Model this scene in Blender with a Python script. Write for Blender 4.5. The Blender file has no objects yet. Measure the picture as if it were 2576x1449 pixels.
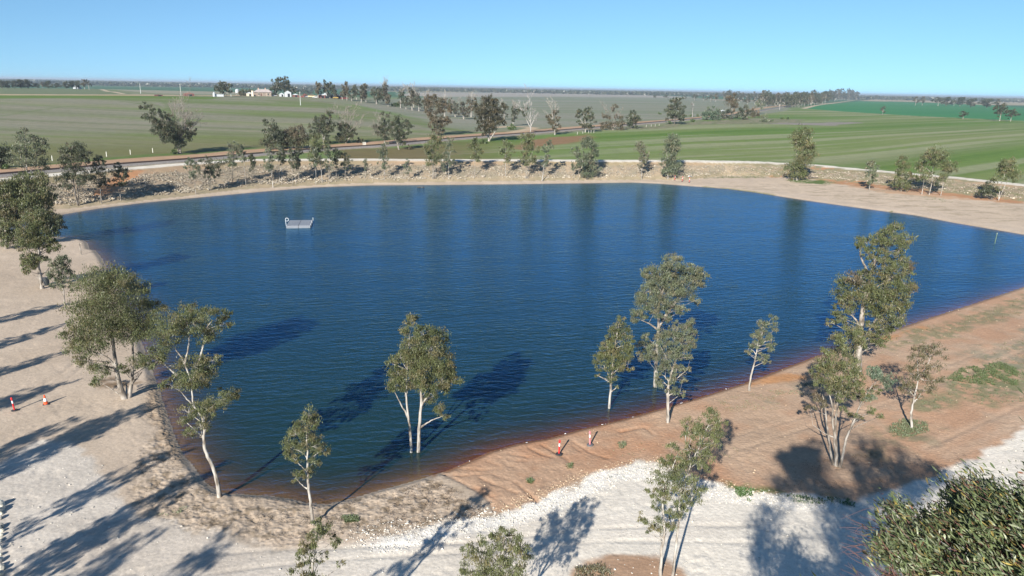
import bpy, math, random
import numpy as np
from mathutils import Vector, Matrix
R = math.radians
rng = np.random.default_rng(7)
random.seed(7)
scene = bpy.context.scene
col = scene.collection

# ---------------------------------------------------------------- camera, sky, sun, exposure
CAMZ = 24.0
HFOV = R(71); ROLL = R(1.1)
FD = 1288/math.tan(HFOV/2)
PITCH = math.atan((724.5-221)/FD*math.cos(ROLL))
CF = np.array([0, math.cos(PITCH), -math.sin(PITCH)])
_r0 = np.array([1., 0, 0]); _u0 = np.array([0, math.sin(PITCH), math.cos(PITCH)])
CR = _r0*math.cos(ROLL)+_u0*math.sin(ROLL)
CU = -_r0*math.sin(ROLL)+_u0*math.cos(ROLL)
CAM = np.array([0, 0, CAMZ])
cd = bpy.data.cameras.new('camera'); cam = bpy.data.objects.new('camera', cd); col.objects.link(cam)
m = Matrix.Identity(4)
for i in range(3):
    m[i][0] = CR[i]; m[i][1] = CU[i]; m[i][2] = -CF[i]; m[i][3] = CAM[i]
cam.matrix_world = m
cd.sensor_width = 36; cd.lens = 18/math.tan(HFOV/2); cd.clip_start = 0.2; cd.clip_end = 90000
scene.camera = cam

SUN_EL = R(25.5); SH_AZ = R(20.5)          # shadows fall towards SH_AZ (clockwise from +Y)
w = bpy.data.worlds.new('World'); scene.world = w; w.use_nodes = True
nt = w.node_tree
bg = nt.nodes['Background']
sky = nt.nodes.new('ShaderNodeTexSky'); sky.sky_type = 'NISHITA'; sky.sun_disc = False
sky.sun_elevation = SUN_EL; sky.sun_rotation = SH_AZ+math.pi
sky.altitude = 1500; sky.air_density = 0.7; sky.dust_density = 0; sky.ozone_density = 5.0
tint = nt.nodes.new('ShaderNodeVectorMath'); tint.operation = 'MULTIPLY'; tint.inputs[1].default_value = (.95, 1.055, .97)
wtc = nt.nodes.new('ShaderNodeTexCoord'); lift = nt.nodes.new('ShaderNodeVectorMath'); lift.operation = 'MULTIPLY_ADD'
lift.inputs[1].default_value = (1, 1, .62); lift.inputs[2].default_value = (0, 0, .042)
nt.links.new(wtc.outputs['Generated'], lift.inputs[0]); nrmz = nt.nodes.new('ShaderNodeVectorMath'); nrmz.operation = 'NORMALIZE'
nt.links.new(lift.outputs[0], nrmz.inputs[0]); nt.links.new(nrmz.outputs[0], sky.inputs['Vector'])
nt.links.new(sky.outputs[0], tint.inputs[0]); nt.links.new(tint.outputs[0], bg.inputs[0]); bg.inputs[1].default_value = 0.076
sd = bpy.data.lights.new('sun', 'SUN'); sd.energy = 5.0; sd.angle = R(0.53); sd.color = (1, 0.94, 0.85)
so = bpy.data.objects.new('sun', sd); col.objects.link(so)
so.rotation_euler = Vector((math.sin(SH_AZ)*math.cos(SUN_EL), math.cos(SH_AZ)*math.cos(SUN_EL), -math.sin(SUN_EL))).to_track_quat('-Z', 'Y').to_euler()
so.location = (-30, -80, 60)
vs = scene.view_settings
vs.view_transform = 'Standard'; vs.look = 'None'; vs.gamma = 1; vs.exposure = 0.74
scene.cycles.transparent_max_bounces = 16

# ---------------------------------------------------------------- helpers
def tag(o, label=None, cat=None, group=None, kind=None):
    if label: o['label'] = label
    if cat: o['category'] = cat
    if group: o['group'] = group
    if kind: o['kind'] = kind
    return o
def empty(name, loc, label, cat, group=None):
    o = bpy.data.objects.new(name, None); col.objects.link(o); o.location = loc; o.empty_display_size = .3
    return tag(o, label, cat, group)
def mesh_np(name, V, F, mats, attrs=None, matidx=None, smooth=True):
    """V (n,3); F list of (m,k) int arrays."""
    V = np.asarray(V, dtype=np.float32)
    if isinstance(F, np.ndarray): F = [F]
    F = [np.asarray(f, dtype=np.int32) for f in F if len(f)]
    me = bpy.data.meshes.new(name)
    me.vertices.add(len(V)); me.vertices.foreach_set('co', V.ravel())
    nl = sum(f.size for f in F); npoly = sum(len(f) for f in F)
    me.loops.add(nl); me.loops.foreach_set('vertex_index', np.concatenate([f.ravel() for f in F]))
    tot = np.concatenate([np.full(len(f), f.shape[1], dtype=np.int32) for f in F])
    st = np.concatenate([[0], np.cumsum(tot)[:-1]]).astype(np.int32)
    me.polygons.add(npoly); me.polygons.foreach_set('loop_start', st)
    try: me.polygons.foreach_set('loop_total', tot)
    except Exception: pass
    for mt in (mats if isinstance(mats, (list, tuple)) else [mats]): me.materials.append(mt)
    if matidx is not None: me.polygons.foreach_set('material_index', np.asarray(matidx, dtype=np.int32))
    me.polygons.foreach_set('use_smooth', np.full(npoly, smooth, dtype=bool))
    for k, a in (attrs or {}).items():
        a = np.asarray(a, dtype=np.float32)
        if a.ndim == 1:
            at_ = me.attributes.new(k, 'FLOAT', 'POINT'); at_.data.foreach_set('value', a)
        else:
            if a.shape[1] == 3: a = np.concatenate([a, np.ones((len(a), 1), np.float32)], 1)
            at_ = me.attributes.new(k, 'FLOAT_COLOR', 'POINT'); at_.data.foreach_set('color', a.ravel())
    me.update(calc_edges=True); me.validate()
    return me
def link(name, me, parent=None, loc=None):
    o = bpy.data.objects.new(name, me); col.objects.link(o)
    if parent is not None: o.parent = parent
    if loc is not None: o.location = loc
    return o
# value noise
def _h(ix, iy, s):
    n = (ix.astype(np.int64)*374761393+iy.astype(np.int64)*668265263+s*982451653) & 0xFFFFFFFF
    n = ((n ^ (n >> 13))*1274126177) & 0xFFFFFFFF
    n = ((n ^ (n >> 16))*2246822519) & 0xFFFFFFFF
    return ((n ^ (n >> 15)) & 0xFFFFFF)/float(0xFFFFFF)
def vn(x, y, s=0):
    fx = np.floor(x); fy = np.floor(y); u = x-fx; v = y-fy
    u = u*u*(3-2*u); v = v*v*(3-2*v)
    a = _h(fx, fy, s); b = _h(fx+1, fy, s); c = _h(fx, fy+1, s); d = _h(fx+1, fy+1, s)
    return (a*(1-u)+b*u)*(1-v)+(c*(1-u)+d*u)*v
def fbm(x, y, s=0, o=4):
    r = 0; a = .5; t = 0
    for i in range(o):
        r = r+a*vn(x*2**i, y*2**i, s+i*17); t += a; a *= .5
    return r/t
def sst(a, b, x):
    t = np.clip((x-a)/(b-a), 0, 1); return t*t*(3-2*t)
def ray(px, py):
    return CF+CR*(px-1288)/FD+CU*(724.5-py)/FD
def at(px, py, z=0.0):
    d = ray(px, py); t = (z-CAMZ)/d[2]; return np.array([d[0]*t, d[1]*t, z])
def proj(P):
    v = np.asarray(P)-CAM; k = v@CF
    return 1288+FD*(v@CR)/k, 724.5-FD*(v@CU)/k
def seg_dist(X, Y, pl, closed=False, want_side=False):
    """distance of points to polyline"""
    pl = np.asarray(pl); n = len(pl); best = np.full(X.shape, 1e18)
    for i in range(n if closed else n-1):
        a = pl[i]; b = pl[(i+1) % n]; d = b-a; L = d@d+1e-12
        t = np.clip(((X-a[0])*d[0]+(Y-a[1])*d[1])/L, 0, 1)
        q = (X-a[0]-t*d[0])**2+(Y-a[1]-t*d[1])**2
        np.minimum(best, q, out=best)
    return np.sqrt(best)
def inside(X, Y, pg):
    pg = np.asarray(pg); n = len(pg); r = np.zeros(X.shape, bool)
    for i in range(n):
        x1, y1 = pg[i]; x2, y2 = pg[(i+1) % n]
        if y1 == y2: continue
        c = ((y1 > Y) != (y2 > Y)) & (X < (x2-x1)*(Y-y1)/(y2-y1)+x1)
        r ^= c
    return r
def spline(P, n=6):
    P = np.asarray(P, float)
    if len(P) < 3: return np.array([P[0]+(P[-1]-P[0])*t for t in np.linspace(0, 1, n+1)])
    Q = np.vstack([2*P[0]-P[1], P, 2*P[-1]-P[-2]]); out = []
    for i in range(1, len(Q)-2):
        p0, p1, p2, p3 = Q[i-1:i+3]
        for t in np.arange(n)/n:
            out.append(.5*((2*p1)+(-p0+p2)*t+(2*p0-5*p1+4*p2-p3)*t*t+(-p0+3*p1-3*p2+p3)*t**3))
    out.append(P[-1]); return np.array(out)

# ---------------------------------------------------------------- terrain definition
SHORE_D = [(0,578),(60,560),(165,538),(250,524),(350,511),(450,501),(560,491),(680,480),(790,471),(930,466),(1100,465),(1300,463),
 (1450,461),(1590,459),(1660,462),(1750,469),(1830,475),(1900,484),(1950,492),(2035,505),(2120,517),(2200,528),(2300,541),(2400,560),
 (2500,577),(2576,590),(2700,610),(2860,645),(2900,668),(2800,675),(2576,722),(2500,748),(2400,780),(2300,813),(2220,840),(2160,865),(2050,897),
 (1950,935),(1870,965),(1760,1000),(1640,1035),(1560,1057),(1470,1078),(1380,1103),(1300,1117),(1230,1137),(1180,1160),(1120,1186),
 (1060,1205),(1000,1222),(940,1238),(880,1256),(820,1269),(775,1266),(735,1256),(680,1248),(600,1243),(553,1240),(515,1212),(488,1175),
 (462,1145),(441,1102),(427,1060),(413,1020),(402,985),(387,944),(372,905),(356,860),(338,810),(318,760),(292,712),(268,674),(257,651),(240,630),(225,628),
 (219,610),(196,600),(165,597),(120,597),(60,597),(0,599),(-60,592)]
SHORE = np.array([at(*p)[:2] for p in SHORE_D])
FOOT_D = [(0,540),(125,521),(200,514),(330,500),(450,488),(600,471),(760,461),(900,455),(1100,452),(1300,450),(1500,448),(1620,447),(1720,449),(1830,441),(1980,446),
 (2180,463),(2260,472),(2400,488),(2576,508),(2760,531)]
FOOT = np.array([at(*p, .9)[:2] for p in FOOT_D])
TOPZ = lambda px: 4.4-1.5*np.clip((px-1700)/600, 0, 1)
TOP_D = [(0,456),(150,441),(275,431),(450,416),(525,411),(644,404),(894,403),(1144,404.5),(1288,404.5),(1538,406),(1788,408),(1932,409),(2057,414),
 (2182,427),(2257,435),(2407,449.5),(2576,468),(2760,491)]
TOP = np.array([at(x, y, TOPZ(x))[:2] for x, y in TOP_D])
def ext(pl, k=250):
    a = pl[0]+(pl[0]-pl[1])/np.linalg.norm(pl[0]-pl[1])*k
    b = pl[-1]+(pl[-1]-pl[-2])/np.linalg.norm(pl[-1]-pl[-2])*k
    return np.vstack([[a], pl, [b]])
FOOT = ext(FOOT); TOP = ext(TOP)
FAR = np.array([[60000, 60000], [-60000, 60000]])
FOOT_PG = np.vstack([FOOT, [[60000, FOOT[-1][1]-30000]], FAR, [[-60000, FOOT[0][1]-30000]]])
TOP_PG = np.vstack([TOP, [[60000, TOP[-1][1]-30000]], FAR, [[-60000, TOP[0][1]-30000]]])
def ridge(X, Y):
    r = np.hypot(X, Y); az = np.degrees(np.arctan2(X, Y))
    A = 1-sst(-15.2, -2.2, az)
    rend = 720+330*(1-sst(-30, -25, az))
    return 8.6*A*sst(230, 690, r)*(1-sst(rend, rend+420, r))
def terrain(X, Y, full=False):
    X = np.asarray(X, float); Y = np.asarray(Y, float)
    shp = X.shape; X = X.ravel(); Y = Y.ravel()
    r = np.hypot(X, Y)
    sdl = np.full(X.shape, 200.0); near = r < 420
    if near.any():
        d = seg_dist(X[near], Y[near], SHORE, True); ins = inside(X[near], Y[near], SHORE)
        sdl[near] = np.where(ins, -d, d)
    sf = np.full(X.shape, 500.0); st_ = np.full(X.shape, 500.0); nb = r < 700
    if nb.any():
        f = seg_dist(X[nb], Y[nb], FOOT); f = np.where(inside(X[nb], Y[nb], FOOT_PG), f, -f)
        t = seg_dist(X[nb], Y[nb], TOP); t = np.where(inside(X[nb], Y[nb], TOP_PG), t, -t)
        sf[nb] = f; st_[nb] = t
    fr = ~nb; sf[fr] = np.where(Y[fr] > 0, 500, -500); st_[fr] = sf[fr]
    zl = np.where(sdl > 0, .02+.2*sst(0, .7, sdl)+np.minimum(.022*np.maximum(sdl, 0), .75), -.01+np.maximum(.13*sdl, -2.4))
    az = np.degrees(np.arctan2(X, Y))
    ztop = 4.4-1.5*sst(12, 26, az)
    far = ztop+1.1*sst(25, 200, st_)*sst(0, 20, az)+ridge(X, Y)
    t = np.clip(sf/(np.maximum(sf, 0)+np.maximum(-st_, 0)+1e-6), 0, 1)
    zb = zl*(1-t)+ztop*t
    z = np.where(sf <= 0, zl, np.where(st_ < 0, zb, far))
    if full: return z.reshape(shp), sdl.reshape(shp), sf.reshape(shp), st_.reshape(shp), t.reshape(shp)
    return z.reshape(shp)
_T = np.concatenate([np.exp(np.linspace(math.log(12), math.log(900), 900)), np.exp(np.linspace(math.log(905), math.log(60000), 500))])
def ground_at(px, py):
    d = ray(px, py); h = math.hypot(d[0], d[1])
    P = CAM+np.outer(_T/h, d); z = terrain(P[:, 0], P[:, 1])
    k = np.argmax(P[:, 2] < z)
    if P[k, 2] >= z[k]: return P[-1]
    if k == 0: return at(px, py, 1.0)
    a = P[k-1, 2]-z[k-1]; b = z[k]-P[k, 2]; q = P[k-1]+(P[k]-P[k-1])*a/(a+b)
    return np.array([q[0], q[1], float(terrain(q[:1], q[1:2])[0])])
def gpoly(pts): return np.array([ground_at(x, y)[:2] for x, y in pts])

# ---------------------------------------------------------------- materials
def nmat(name):
    mt = bpy.data.materials.new(name); mt.use_nodes = True
    n = mt.node_tree; return mt, n, n.nodes['Principled BSDF'], n.nodes, n.links
def simple(name, c, rough=.6, metal=0, noise=.12, scale=3.0):
    mt, n, b, N, L = nmat(name)
    b.inputs['Roughness'].default_value = rough; b.inputs['Metallic'].default_value = metal
    tc = N.new('ShaderNodeNewGeometry'); nz = N.new('ShaderNodeTexNoise'); nz.inputs['Scale'].default_value = scale; nz.inputs['Detail'].default_value = 5
    L.new(tc.outputs['Position'], nz.inputs['Vector'])
    mr = N.new('ShaderNodeMapRange'); mr.inputs[1].default_value = .3; mr.inputs[2].default_value = .7
    mr.inputs[3].default_value = 1-noise; mr.inputs[4].default_value = 1+noise
    L.new(nz.outputs['Fac'], mr.inputs[0])
    mx = N.new('ShaderNodeVectorMath'); mx.operation = 'SCALE'; mx.inputs[0].default_value = c
    L.new(mr.outputs[0], mx.inputs['Scale']); L.new(mx.outputs[0], b.inputs['Base Color'])
    return mt
def attr_mat(name, attr='col', rough=.85, bump=None, spec=.3):
    mt, n, b, N, L = nmat(name)
    a = N.new('ShaderNodeAttribute'); a.attribute_name = attr
    L.new(a.outputs['Color'], b.inputs['Base Color'])
    b.inputs['Roughness'].default_value = rough; b.inputs['Specular IOR Level'].default_value = spec
    return mt, n, b, N, L, a

def ground_material():
    mt, n, b, N, L, a = attr_mat('earth_and_fields', rough=.95, spec=.12)
    g = N.new('ShaderNodeNewGeometry')
    def noise(sc, det=6, rough=.6):
        z = N.new('ShaderNodeTexNoise'); z.inputs['Scale'].default_value = sc; z.inputs['Detail'].default_value = det; z.inputs['Roughness'].default_value = rough
        L.new(g.outputs['Position'], z.inputs['Vector']); return z.outputs['Fac']
    def mrange(s, a0, b0, c, d):
        r = N.new('ShaderNodeMapRange'); L.new(s, r.inputs[0])
        for i, v in enumerate((a0, b0, c, d)): r.inputs[i+1].default_value = v
        return r.outputs[0]
    def mul(x, y):
        q = N.new('ShaderNodeMath'); q.operation = 'MULTIPLY'
        for i, s in enumerate((x, y)):
            if isinstance(s, (int, float)): q.inputs[i].default_value = s
            else: L.new(s, q.inputs[i])
        return q.outputs[0]
    def add(x, y):
        q = N.new('ShaderNodeMath'); q.operation = 'ADD'; L.new(x, q.inputs[0]); L.new(y, q.inputs[1]); return q.outputs[0]
    f1 = mrange(noise(2.2, 8, .7), .25, .75, .92, 1.08)
    f2 = mrange(noise(.25, 5, .6), .3, .7, .9, 1.1)
    f3 = mrange(noise(13, 4, .7), .3, .7, .87, 1.13)
    cell = N.new('ShaderNodeTexVoronoi'); cell.inputs['Scale'].default_value = 7.5; L.new(g.outputs['Position'], cell.inputs['Vector'])
    sx = N.new('ShaderNodeSeparateColor'); L.new(cell.outputs['Color'], sx.inputs[0])
    f = mul(mul(mul(f1, f2), f3), mrange(sx.outputs[0], 0, 1, .92, 1.08))
    sc = N.new('ShaderNodeVectorMath'); sc.operation = 'SCALE'; L.new(a.outputs['Color'], sc.inputs[0]); L.new(f, sc.inputs['Scale'])
    L.new(sc.outputs[0], b.inputs['Base Color'])
    dt = N.new('ShaderNodeAttribute'); dt.attribute_name = 'lump'
    vo = N.new('ShaderNodeTexVoronoi'); vo.feature = 'SMOOTH_F1'; vo.inputs['Scale'].default_value = 4.6; vo.inputs['Randomness'].default_value = 1
    L.new(g.outputs['Position'], vo.inputs['Vector'])
    h = add(mul(mul(vo.outputs['Distance'], .06), dt.outputs['Fac']), mul(add(mul(noise(5, 6, .65), .006), mul(noise(18, 3, .6), .012)), .5))
    bp = N.new('ShaderNodeBump'); bp.inputs['Strength'].default_value = 1; bp.inputs['Distance'].default_value = 1
    L.new(h, bp.inputs['Height']); L.new(bp.outputs[0], b.inputs['Normal'])
    return mt
M_GROUND = ground_material()

def water_material():
    mt = bpy.data.materials.new('lake_water'); mt.use_nodes = True
    n = mt.node_tree; N = n.nodes; L = n.links; N.clear()
    out = N.new('ShaderNodeOutputMaterial'); g = N.new('ShaderNodeNewGeometry')
    def mapped(rot, sx, sy):
        m_ = N.new('ShaderNodeMapping'); m_.vector_type = 'TEXTURE'; m_.inputs['Rotation'].default_value = (0, 0, rot); m_.inputs['Scale'].default_value = (sx, sy, 1)
        L.new(g.outputs['Position'], m_.inputs['Vector']); return m_.outputs[0]
    def noise(v, sc=1, det=2, dist=0.0):
        z = N.new('ShaderNodeTexNoise'); z.inputs['Scale'].default_value = sc; z.inputs['Detail'].default_value = det; z.inputs['Distortion'].default_value = dist
        L.new(v, z.inputs['Vector']); return z.outputs['Fac']
    def M(op, x, y):
        q = N.new('ShaderNodeMath'); q.operation = op
        for i, s in enumerate((x, y)):
            if isinstance(s, (int, float)): q.inputs[i].default_value = s
            elif s is not None: L.new(s, q.inputs[i])
        return q.outputs[0]
    wa = noise(mapped(R(14), 2.1, .62), 1, 3, .5)       # main wavelets, crests nearly across the view
    wb = noise(mapped(R(-24), 1.3, .42), 1, 2, .3)
    wc = noise(mapped(R(5), .45, .22), 1, 2, 0)
    wd = noise(mapped(R(10), 14, 6), 1, 2, 0)           # gusts
    gust = N.new('ShaderNodeMapRange'); L.new(wd, gust.inputs[0])
    for i, v in enumerate((.3, .7, .75, 1.25)): gust.inputs[i+1].default_value = v
    h = M('ADD', M('ADD', M('MULTIPLY', wa, .098), M('MULTIPLY', wb, .044)), M('MULTIPLY', wc, .010))
    h = M('MULTIPLY', h, gust.outputs[0])
    bp = N.new('ShaderNodeBump'); bp.inputs['Strength'].default_value = 1; bp.inputs['Distance'].default_value = 1.0; L.new(h, bp.inputs['Height'])
    dp = N.new('ShaderNodeAttribute'); dp.attribute_name = 'depth'
    opac = M('SUBTRACT', 1.0, M('POWER', 2.718, M('MULTIPLY', dp.outputs['Fac'], -3.6)))
    tr = N.new('ShaderNodeBsdfTransparent'); tr.inputs[0].default_value = (.82, .70, .54, 1)
    df = N.new('ShaderNodeBsdfDiffuse'); df.inputs[0].default_value = (.014, .040, .036, 1)
    body = N.new('ShaderNodeMixShader'); L.new(opac, body.inputs[0]); L.new(tr.outputs[0], body.inputs[1]); L.new(df.outputs[0], body.inputs[2])
    gl = N.new('ShaderNodeBsdfGlossy'); gl.inputs['Roughness'].default_value = .06; gl.inputs[0].default_value = (.32, .60, .93, 1); L.new(bp.outputs[0], gl.inputs['Normal'])
    dt = N.new('ShaderNodeVectorMath'); dt.operation = 'DOT_PRODUCT'; L.new(bp.outputs[0], dt.inputs[0]); L.new(g.outputs['Incoming'], dt.inputs[1])
    gz = M('SUBTRACT', 1.0, M('MINIMUM', M('ABSOLUTE', dt.outputs['Value'], None), 1.0))
    fres = M('ADD', .03, M('MULTIPLY', .97, M('POWER', gz, 4.6)))      # Schlick, the same from both sides of the surface
    mx = N.new('ShaderNodeMixShader'); L.new(fres, mx.inputs[0]); L.new(body.outputs[0], mx.inputs[1]); L.new(gl.outputs[0], mx.inputs[2])
    L.new(mx.outputs[0], out.inputs[0])
    return mt
M_WATER = water_material()

# ---------------------------------------------------------------- ground sheet (polar grid round the viewpoint's foot)
azs = np.concatenate([np.arange(-180, -60, 4.0), np.arange(-60, -42, .8), np.arange(-42, 42, .125), np.arange(42, 60, .8), np.arange(60, 180, 4.0)])
rr = [3.0]
while rr[-1] < 60000:
    r_ = rr[-1]; rr.append(r_*(1.05 if r_ < 16 else 1.0042 if r_ < 230 else 1.008 if r_ < 2500 else 1.035))
rr = np.array(rr)
NA, NR = len(azs), len(rr)
AZ, RR = np.meshgrid(np.radians(azs), rr)
GX = (RR*np.sin(AZ)).ravel(); GY = (RR*np.cos(AZ)).ravel()
GZ, GS, GF, GT, GB = terrain(GX, GY, True)
near = RR.ravel() < 420
# small relief on land
rel = np.zeros(GX.shape)
land = near & (GS > .05)
rel[land] = (fbm(GX[land]*.5, GY[land]*.5, 3)-.5)*.05*sst(.1, 4, GS[land])+(fbm(GX[land]*2.2, GY[land]*2.2, 5, 2)-.5)*.014*sst(.05, .6, GS[land])
bank = near & (GF > 0) & (GT < 0)
rel[bank] += (fbm(GX[bank]*.9, GY[bank]*.9, 8)-.5)*.2
GZ = GZ+rel
# ---------------------------------------------------------------- ground colours: each zone of soil, gravel, track, crop by its own outline
COL = np.zeros((len(GX), 3)); ZONE = np.zeros(len(GX), int); LUMP = np.full(len(GX), .25)
RAD = RR.ravel()
def paint(mask, c, zone=None, lump=None):
    global COL
    mk = mask[:, None]; COL = COL*(1-mk)+np.asarray(c)*mk if not (isinstance(c, np.ndarray) and c.ndim == 2) else COL*(1-mk)+c*mk
    if zone is not None: ZONE[mask > .5] = zone
    if lump is not None: LUMP[:] = LUMP*(1-mask)+lump*mask
def pmask(pg, soft=.4, jit=0., jsc=.5, seed=1, world=False):
    P = np.asarray(pg, float) if world else gpoly(pg)
    lo = P.min(0)-soft-jit*2; hi = P.max(0)+soft+jit*2
    k = np.where((GX > lo[0]) & (GX < hi[0]) & (GY > lo[1]) & (GY < hi[1]))[0]
    x = GX[k]; y = GY[k]
    d = seg_dist(x, y, P, True); d = np.where(inside(x, y, P), d, -d)
    if jit: d = d+jit*2*(fbm(x*jsc, y*jsc, seed, 4)-.5)*1.6
    mm = np.zeros(len(GX)); mm[k] = sst(-soft, soft, d); return mm
def lmask(pts, half, soft=.5, jit=0., world=False):
    P = np.asarray(pts, float) if world else spline(gpoly(pts), 6)
    lo = P.min(0)-half*3-5; hi = P.max(0)+half*3+5
    k = np.where((GX > lo[0]) & (GX < hi[0]) & (GY > lo[1]) & (GY < hi[1]))[0]
    x = GX[k]; y = GY[k]; d = half-seg_dist(x, y, P)
    if jit: d = d+jit*2*(fbm(x*.4, y*.4, 9, 3)-.5)
    mm = np.zeros(len(GX)); mm[k] = sst(-soft, soft, d); return mm
n1 = fbm(GX*.06, GY*.06, 1, 5); n2 = fbm(GX*.6, GY*.6, 2, 5); n3 = fbm(GX*.008, GY*.008, 4, 5)
ones = np.ones(len(GX))
SAND = (.515, .42, .325); PALE = (.57, .515, .445); WHITE = (.72, .665, .575); RED = (.46, .25, .145); DEEP = (.36, .16, .075); TANR = (.46, .325, .225)
def mixc(a, b, t): t = np.clip(t, 0, 1)[:, None]; return np.asarray(a)*(1-t)+np.asarray(b)*t
# --- far country
beyond = sst(-.5, .5, GF)
afield = (GT > 0)
fieldc = mixc((.21, .22, .14), (.15, .205, .07), sst(.4, .62, n3))
COL[:] = mixc(SAND, (.44, .35, .26), sst(.45, .7, n1)*.5)
paint(afield.astype(float), fieldc, 4, .15)
# farther patchwork
far_m = sst(1150, 1500, RAD)
q = fbm(GX*.0011+5, GY*.0016, 21, 3); q2 = vn(GX*.0009, GY*.0022, 31)
patch = mixc((.10, .15, .075), (.27, .25, .165), sst(.45, .56, q2)); patch = mixc((.10, .15, .075), patch, np.ones(len(q)))
patch = np.where((q > .56)[:, None], np.array([.05, .125, .055]), patch); patch = np.where((q < .37)[:, None], np.array([.07, .085, .045]), patch)
paint(far_m*(GY > 0), patch)
# --- left slope: stubble in rows
def rows(ang, wl, seed, wob=.4):
    u = GX*math.cos(ang)+GY*math.sin(ang); v = -GX*math.sin(ang)+GY*math.cos(ang)
    return vn(u*.004, v/wl+wob*fbm(GX*.01, GY*.01, seed+3, 2), seed)
LF = [(-400,470),(0,428),(250,405),(500,388),(644,374),(900,360),(1144,341),(1330,328),(1330,320),(1170,322),(960,283),(860,262),(760,246),(600,243),(400,243),(200,242),(0,241),(-400,235)]
mL = pmask(LF, 2, 2, .05)
r1 = rows(R(-8), 7, 41); r2 = rows(R(-8), 19, 42); r3 = rows(R(-8), 2.6, 43)
lc = mixc((.245, .24, .19), (.165, .215, .08), sst(.42, .75, r2*.55+n3*.35+.12*n1+.03))
lc = mixc(lc, (.27, .25, .21), sst(.55, .9, r1)*.55); lc = mixc(lc, (.12, .165, .05), sst(.62, .95, r3)*.5)
def streak(ang, wl, seed, asp=.07):
    u = GX*math.cos(ang)+GY*math.sin(ang); v = -GX*math.sin(ang)+GY*math.cos(ang); return fbm(u*asp/wl, v/wl, seed, 4)
sL = streak(R(-8), 11, 45)
lc = mixc(lc, (.13, .16, .065), sst(.54, .72, sL)*.5); lc = mixc(lc, (.29, .265, .215), sst(.44, .28, sL)*.5)
lowL = sst(330, 225, RAD)*.75
lc = mixc(lc, mixc((.13, .165, .05), (.19, .165, .085), r2), lowL*sst(.25, .6, r1+.3))
lc = lc*np.array([.93, .915, .82]); paint(mL, lc, 4, .15)
paint(pmask([(-300,240),(0,240.5),(300,240.5),(520,243),(560,247),(520,250),(300,246.5),(0,248),(-300,249)], 3, 3, .05), (.115, .175, .035))
paint(pmask([(640,250),(780,252),(880,275),(1060,300),(1170,330),(1100,325),(930,293),(800,270)], 4, 5, .04), mixc((.12, .17, .045), (.20, .20, .12), r1))
paint(pmask([(-300,236),(0,237),(250,238),(380,238),(480,240),(700,240),(700,242),(300,240.3),(0,239.5),(-300,238.5)], 1.5, 0), (.45, .34, .22), 3)
paint(pmask([(0,222),(190,222.5),(330,235),(330,237.5),(0,236.5)], 3, 0), (.155, .185, .10), 4)
paint(lmask([(232,223.5),(262,227),(285,231),(310,236)], 2.2, 1.5), (.52, .42, .30), 3)
# grass strip at the road edge
gs = lmask([(120,418),(250,403),(370,391),(470,387),(560,382),(640,372)], 2.6, 2, 2.5); paint(gs, mixc((.085, .15, .035), (.14, .18, .06), n2))
gs = lmask([(800,365),(900,355),(980,352),(1060,349),(1130,345),(1230,338),(1290,331),(1400,322),(1500,313)], 3, 2.5, 3); paint(gs, mixc((.085, .15, .035), (.16, .18, .07), n2))
for L_ in ([(300,254),(345,260),(395,274),(430,296),(440,318)], [(322,253),(372,260),(420,276),(452,300)], [(290,262),(330,262),(380,258),(420,259)], [(404,252),(418,262),(432,290)], [(0,292),(90,278),(170,268),(290,262)]):
    paint(lmask(L_, 1.3, 1.6, 2)*.6, (.12, .165, .05))
# --- middle country right of the row of trees
mM = pmask([(1170,326),(1000,285),(900,262),(980,250),(1100,243),(1600,238),(2000,262),(1960,285),(1790,298),(1600,309),(1400,321)], 6, 6, .02)
rm = rows(R(6), 9, 51); rm2 = rows(R(6), 30, 52)
mc = mixc((.19, .21, .135), (.245, .24, .185), sst(.35, .75, rm*.5+rm2*.5)); mc = mixc(mc, (.13, .175, .065), sst(430, 250, RAD)*sst(.3, .7, rm2)*.8)
paint(mM, mc, 4)
paint(pmask([(1040,232.5),(1330,233.5),(1560,238.5),(1790,244),(1700,246),(1430,243.2),(1100,243.5),(1000,241)], 12, 6, .01), (.33, .30, .25))
paint(pmask([(1060,227),(1330,231),(1330,233),(1060,231)], 12, 6, .01), (.30, .27, .15))
paint(pmask([(1560,236.5),(1790,239),(2000,246),(2000,250),(1800,246),(1640,240)], 14, 6, .01), (.05, .135, .06), 5)
paint(pmask([(1790,250),(2010,254),(2010,256.5),(1790,252)], 3, 2, .02), (.33, .28, .2))
paint(lmask([(1760,249),(1850,253),(1960,258),(2010,262)], 2.5, 1.5), (.45, .36, .26), 3)
# --- right field
RF = [(844,402),(860,376),(1010,372),(1144,357),(1288,346),(1463,331),(1613,318),(1763,303),(1900,292),(1990,276),(2022,273),(2120,281),(2300,292),(2576,304.5),(3300,330),(3600,520),(2760,485),(2576,462),(2407,444),(2257,430),(2182,421),(2057,409),(1932,405),(1788,404),(1538,402),(1288,400.5),(1144,400.5),(894,400)]
mR = pmask(RF, 1.2, 1.0, .1)
pa = ground_at(1932, 353); pb = ground_at(2576, 318); angR = math.atan2(pb[1]-pa[1], pb[0]-pa[0])
s1 = rows(angR, 5.5, 61, .25); s2 = rows(angR, 24, 62, .5); s3 = rows(angR, 2.2, 63, .2)
rc = mixc((.115, .19, .045), (.185, .22, .095), sst(.35, .75, s2*.6+n3*.4)); rc = mixc(rc, (.27, .27, .205), sst(.62, .92, s1)*.5); rc = mixc(rc, (.09, .15, .035), sst(.6, .95, s3)*.35)
sR = streak(angR, 8, 65, .03); rc = mixc(rc, (.30, .30, .23), sst(.56, .68, sR)*.6); rc = mixc(rc, (.085, .155, .03), sst(.44, .3, sR)*.6)
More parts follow.
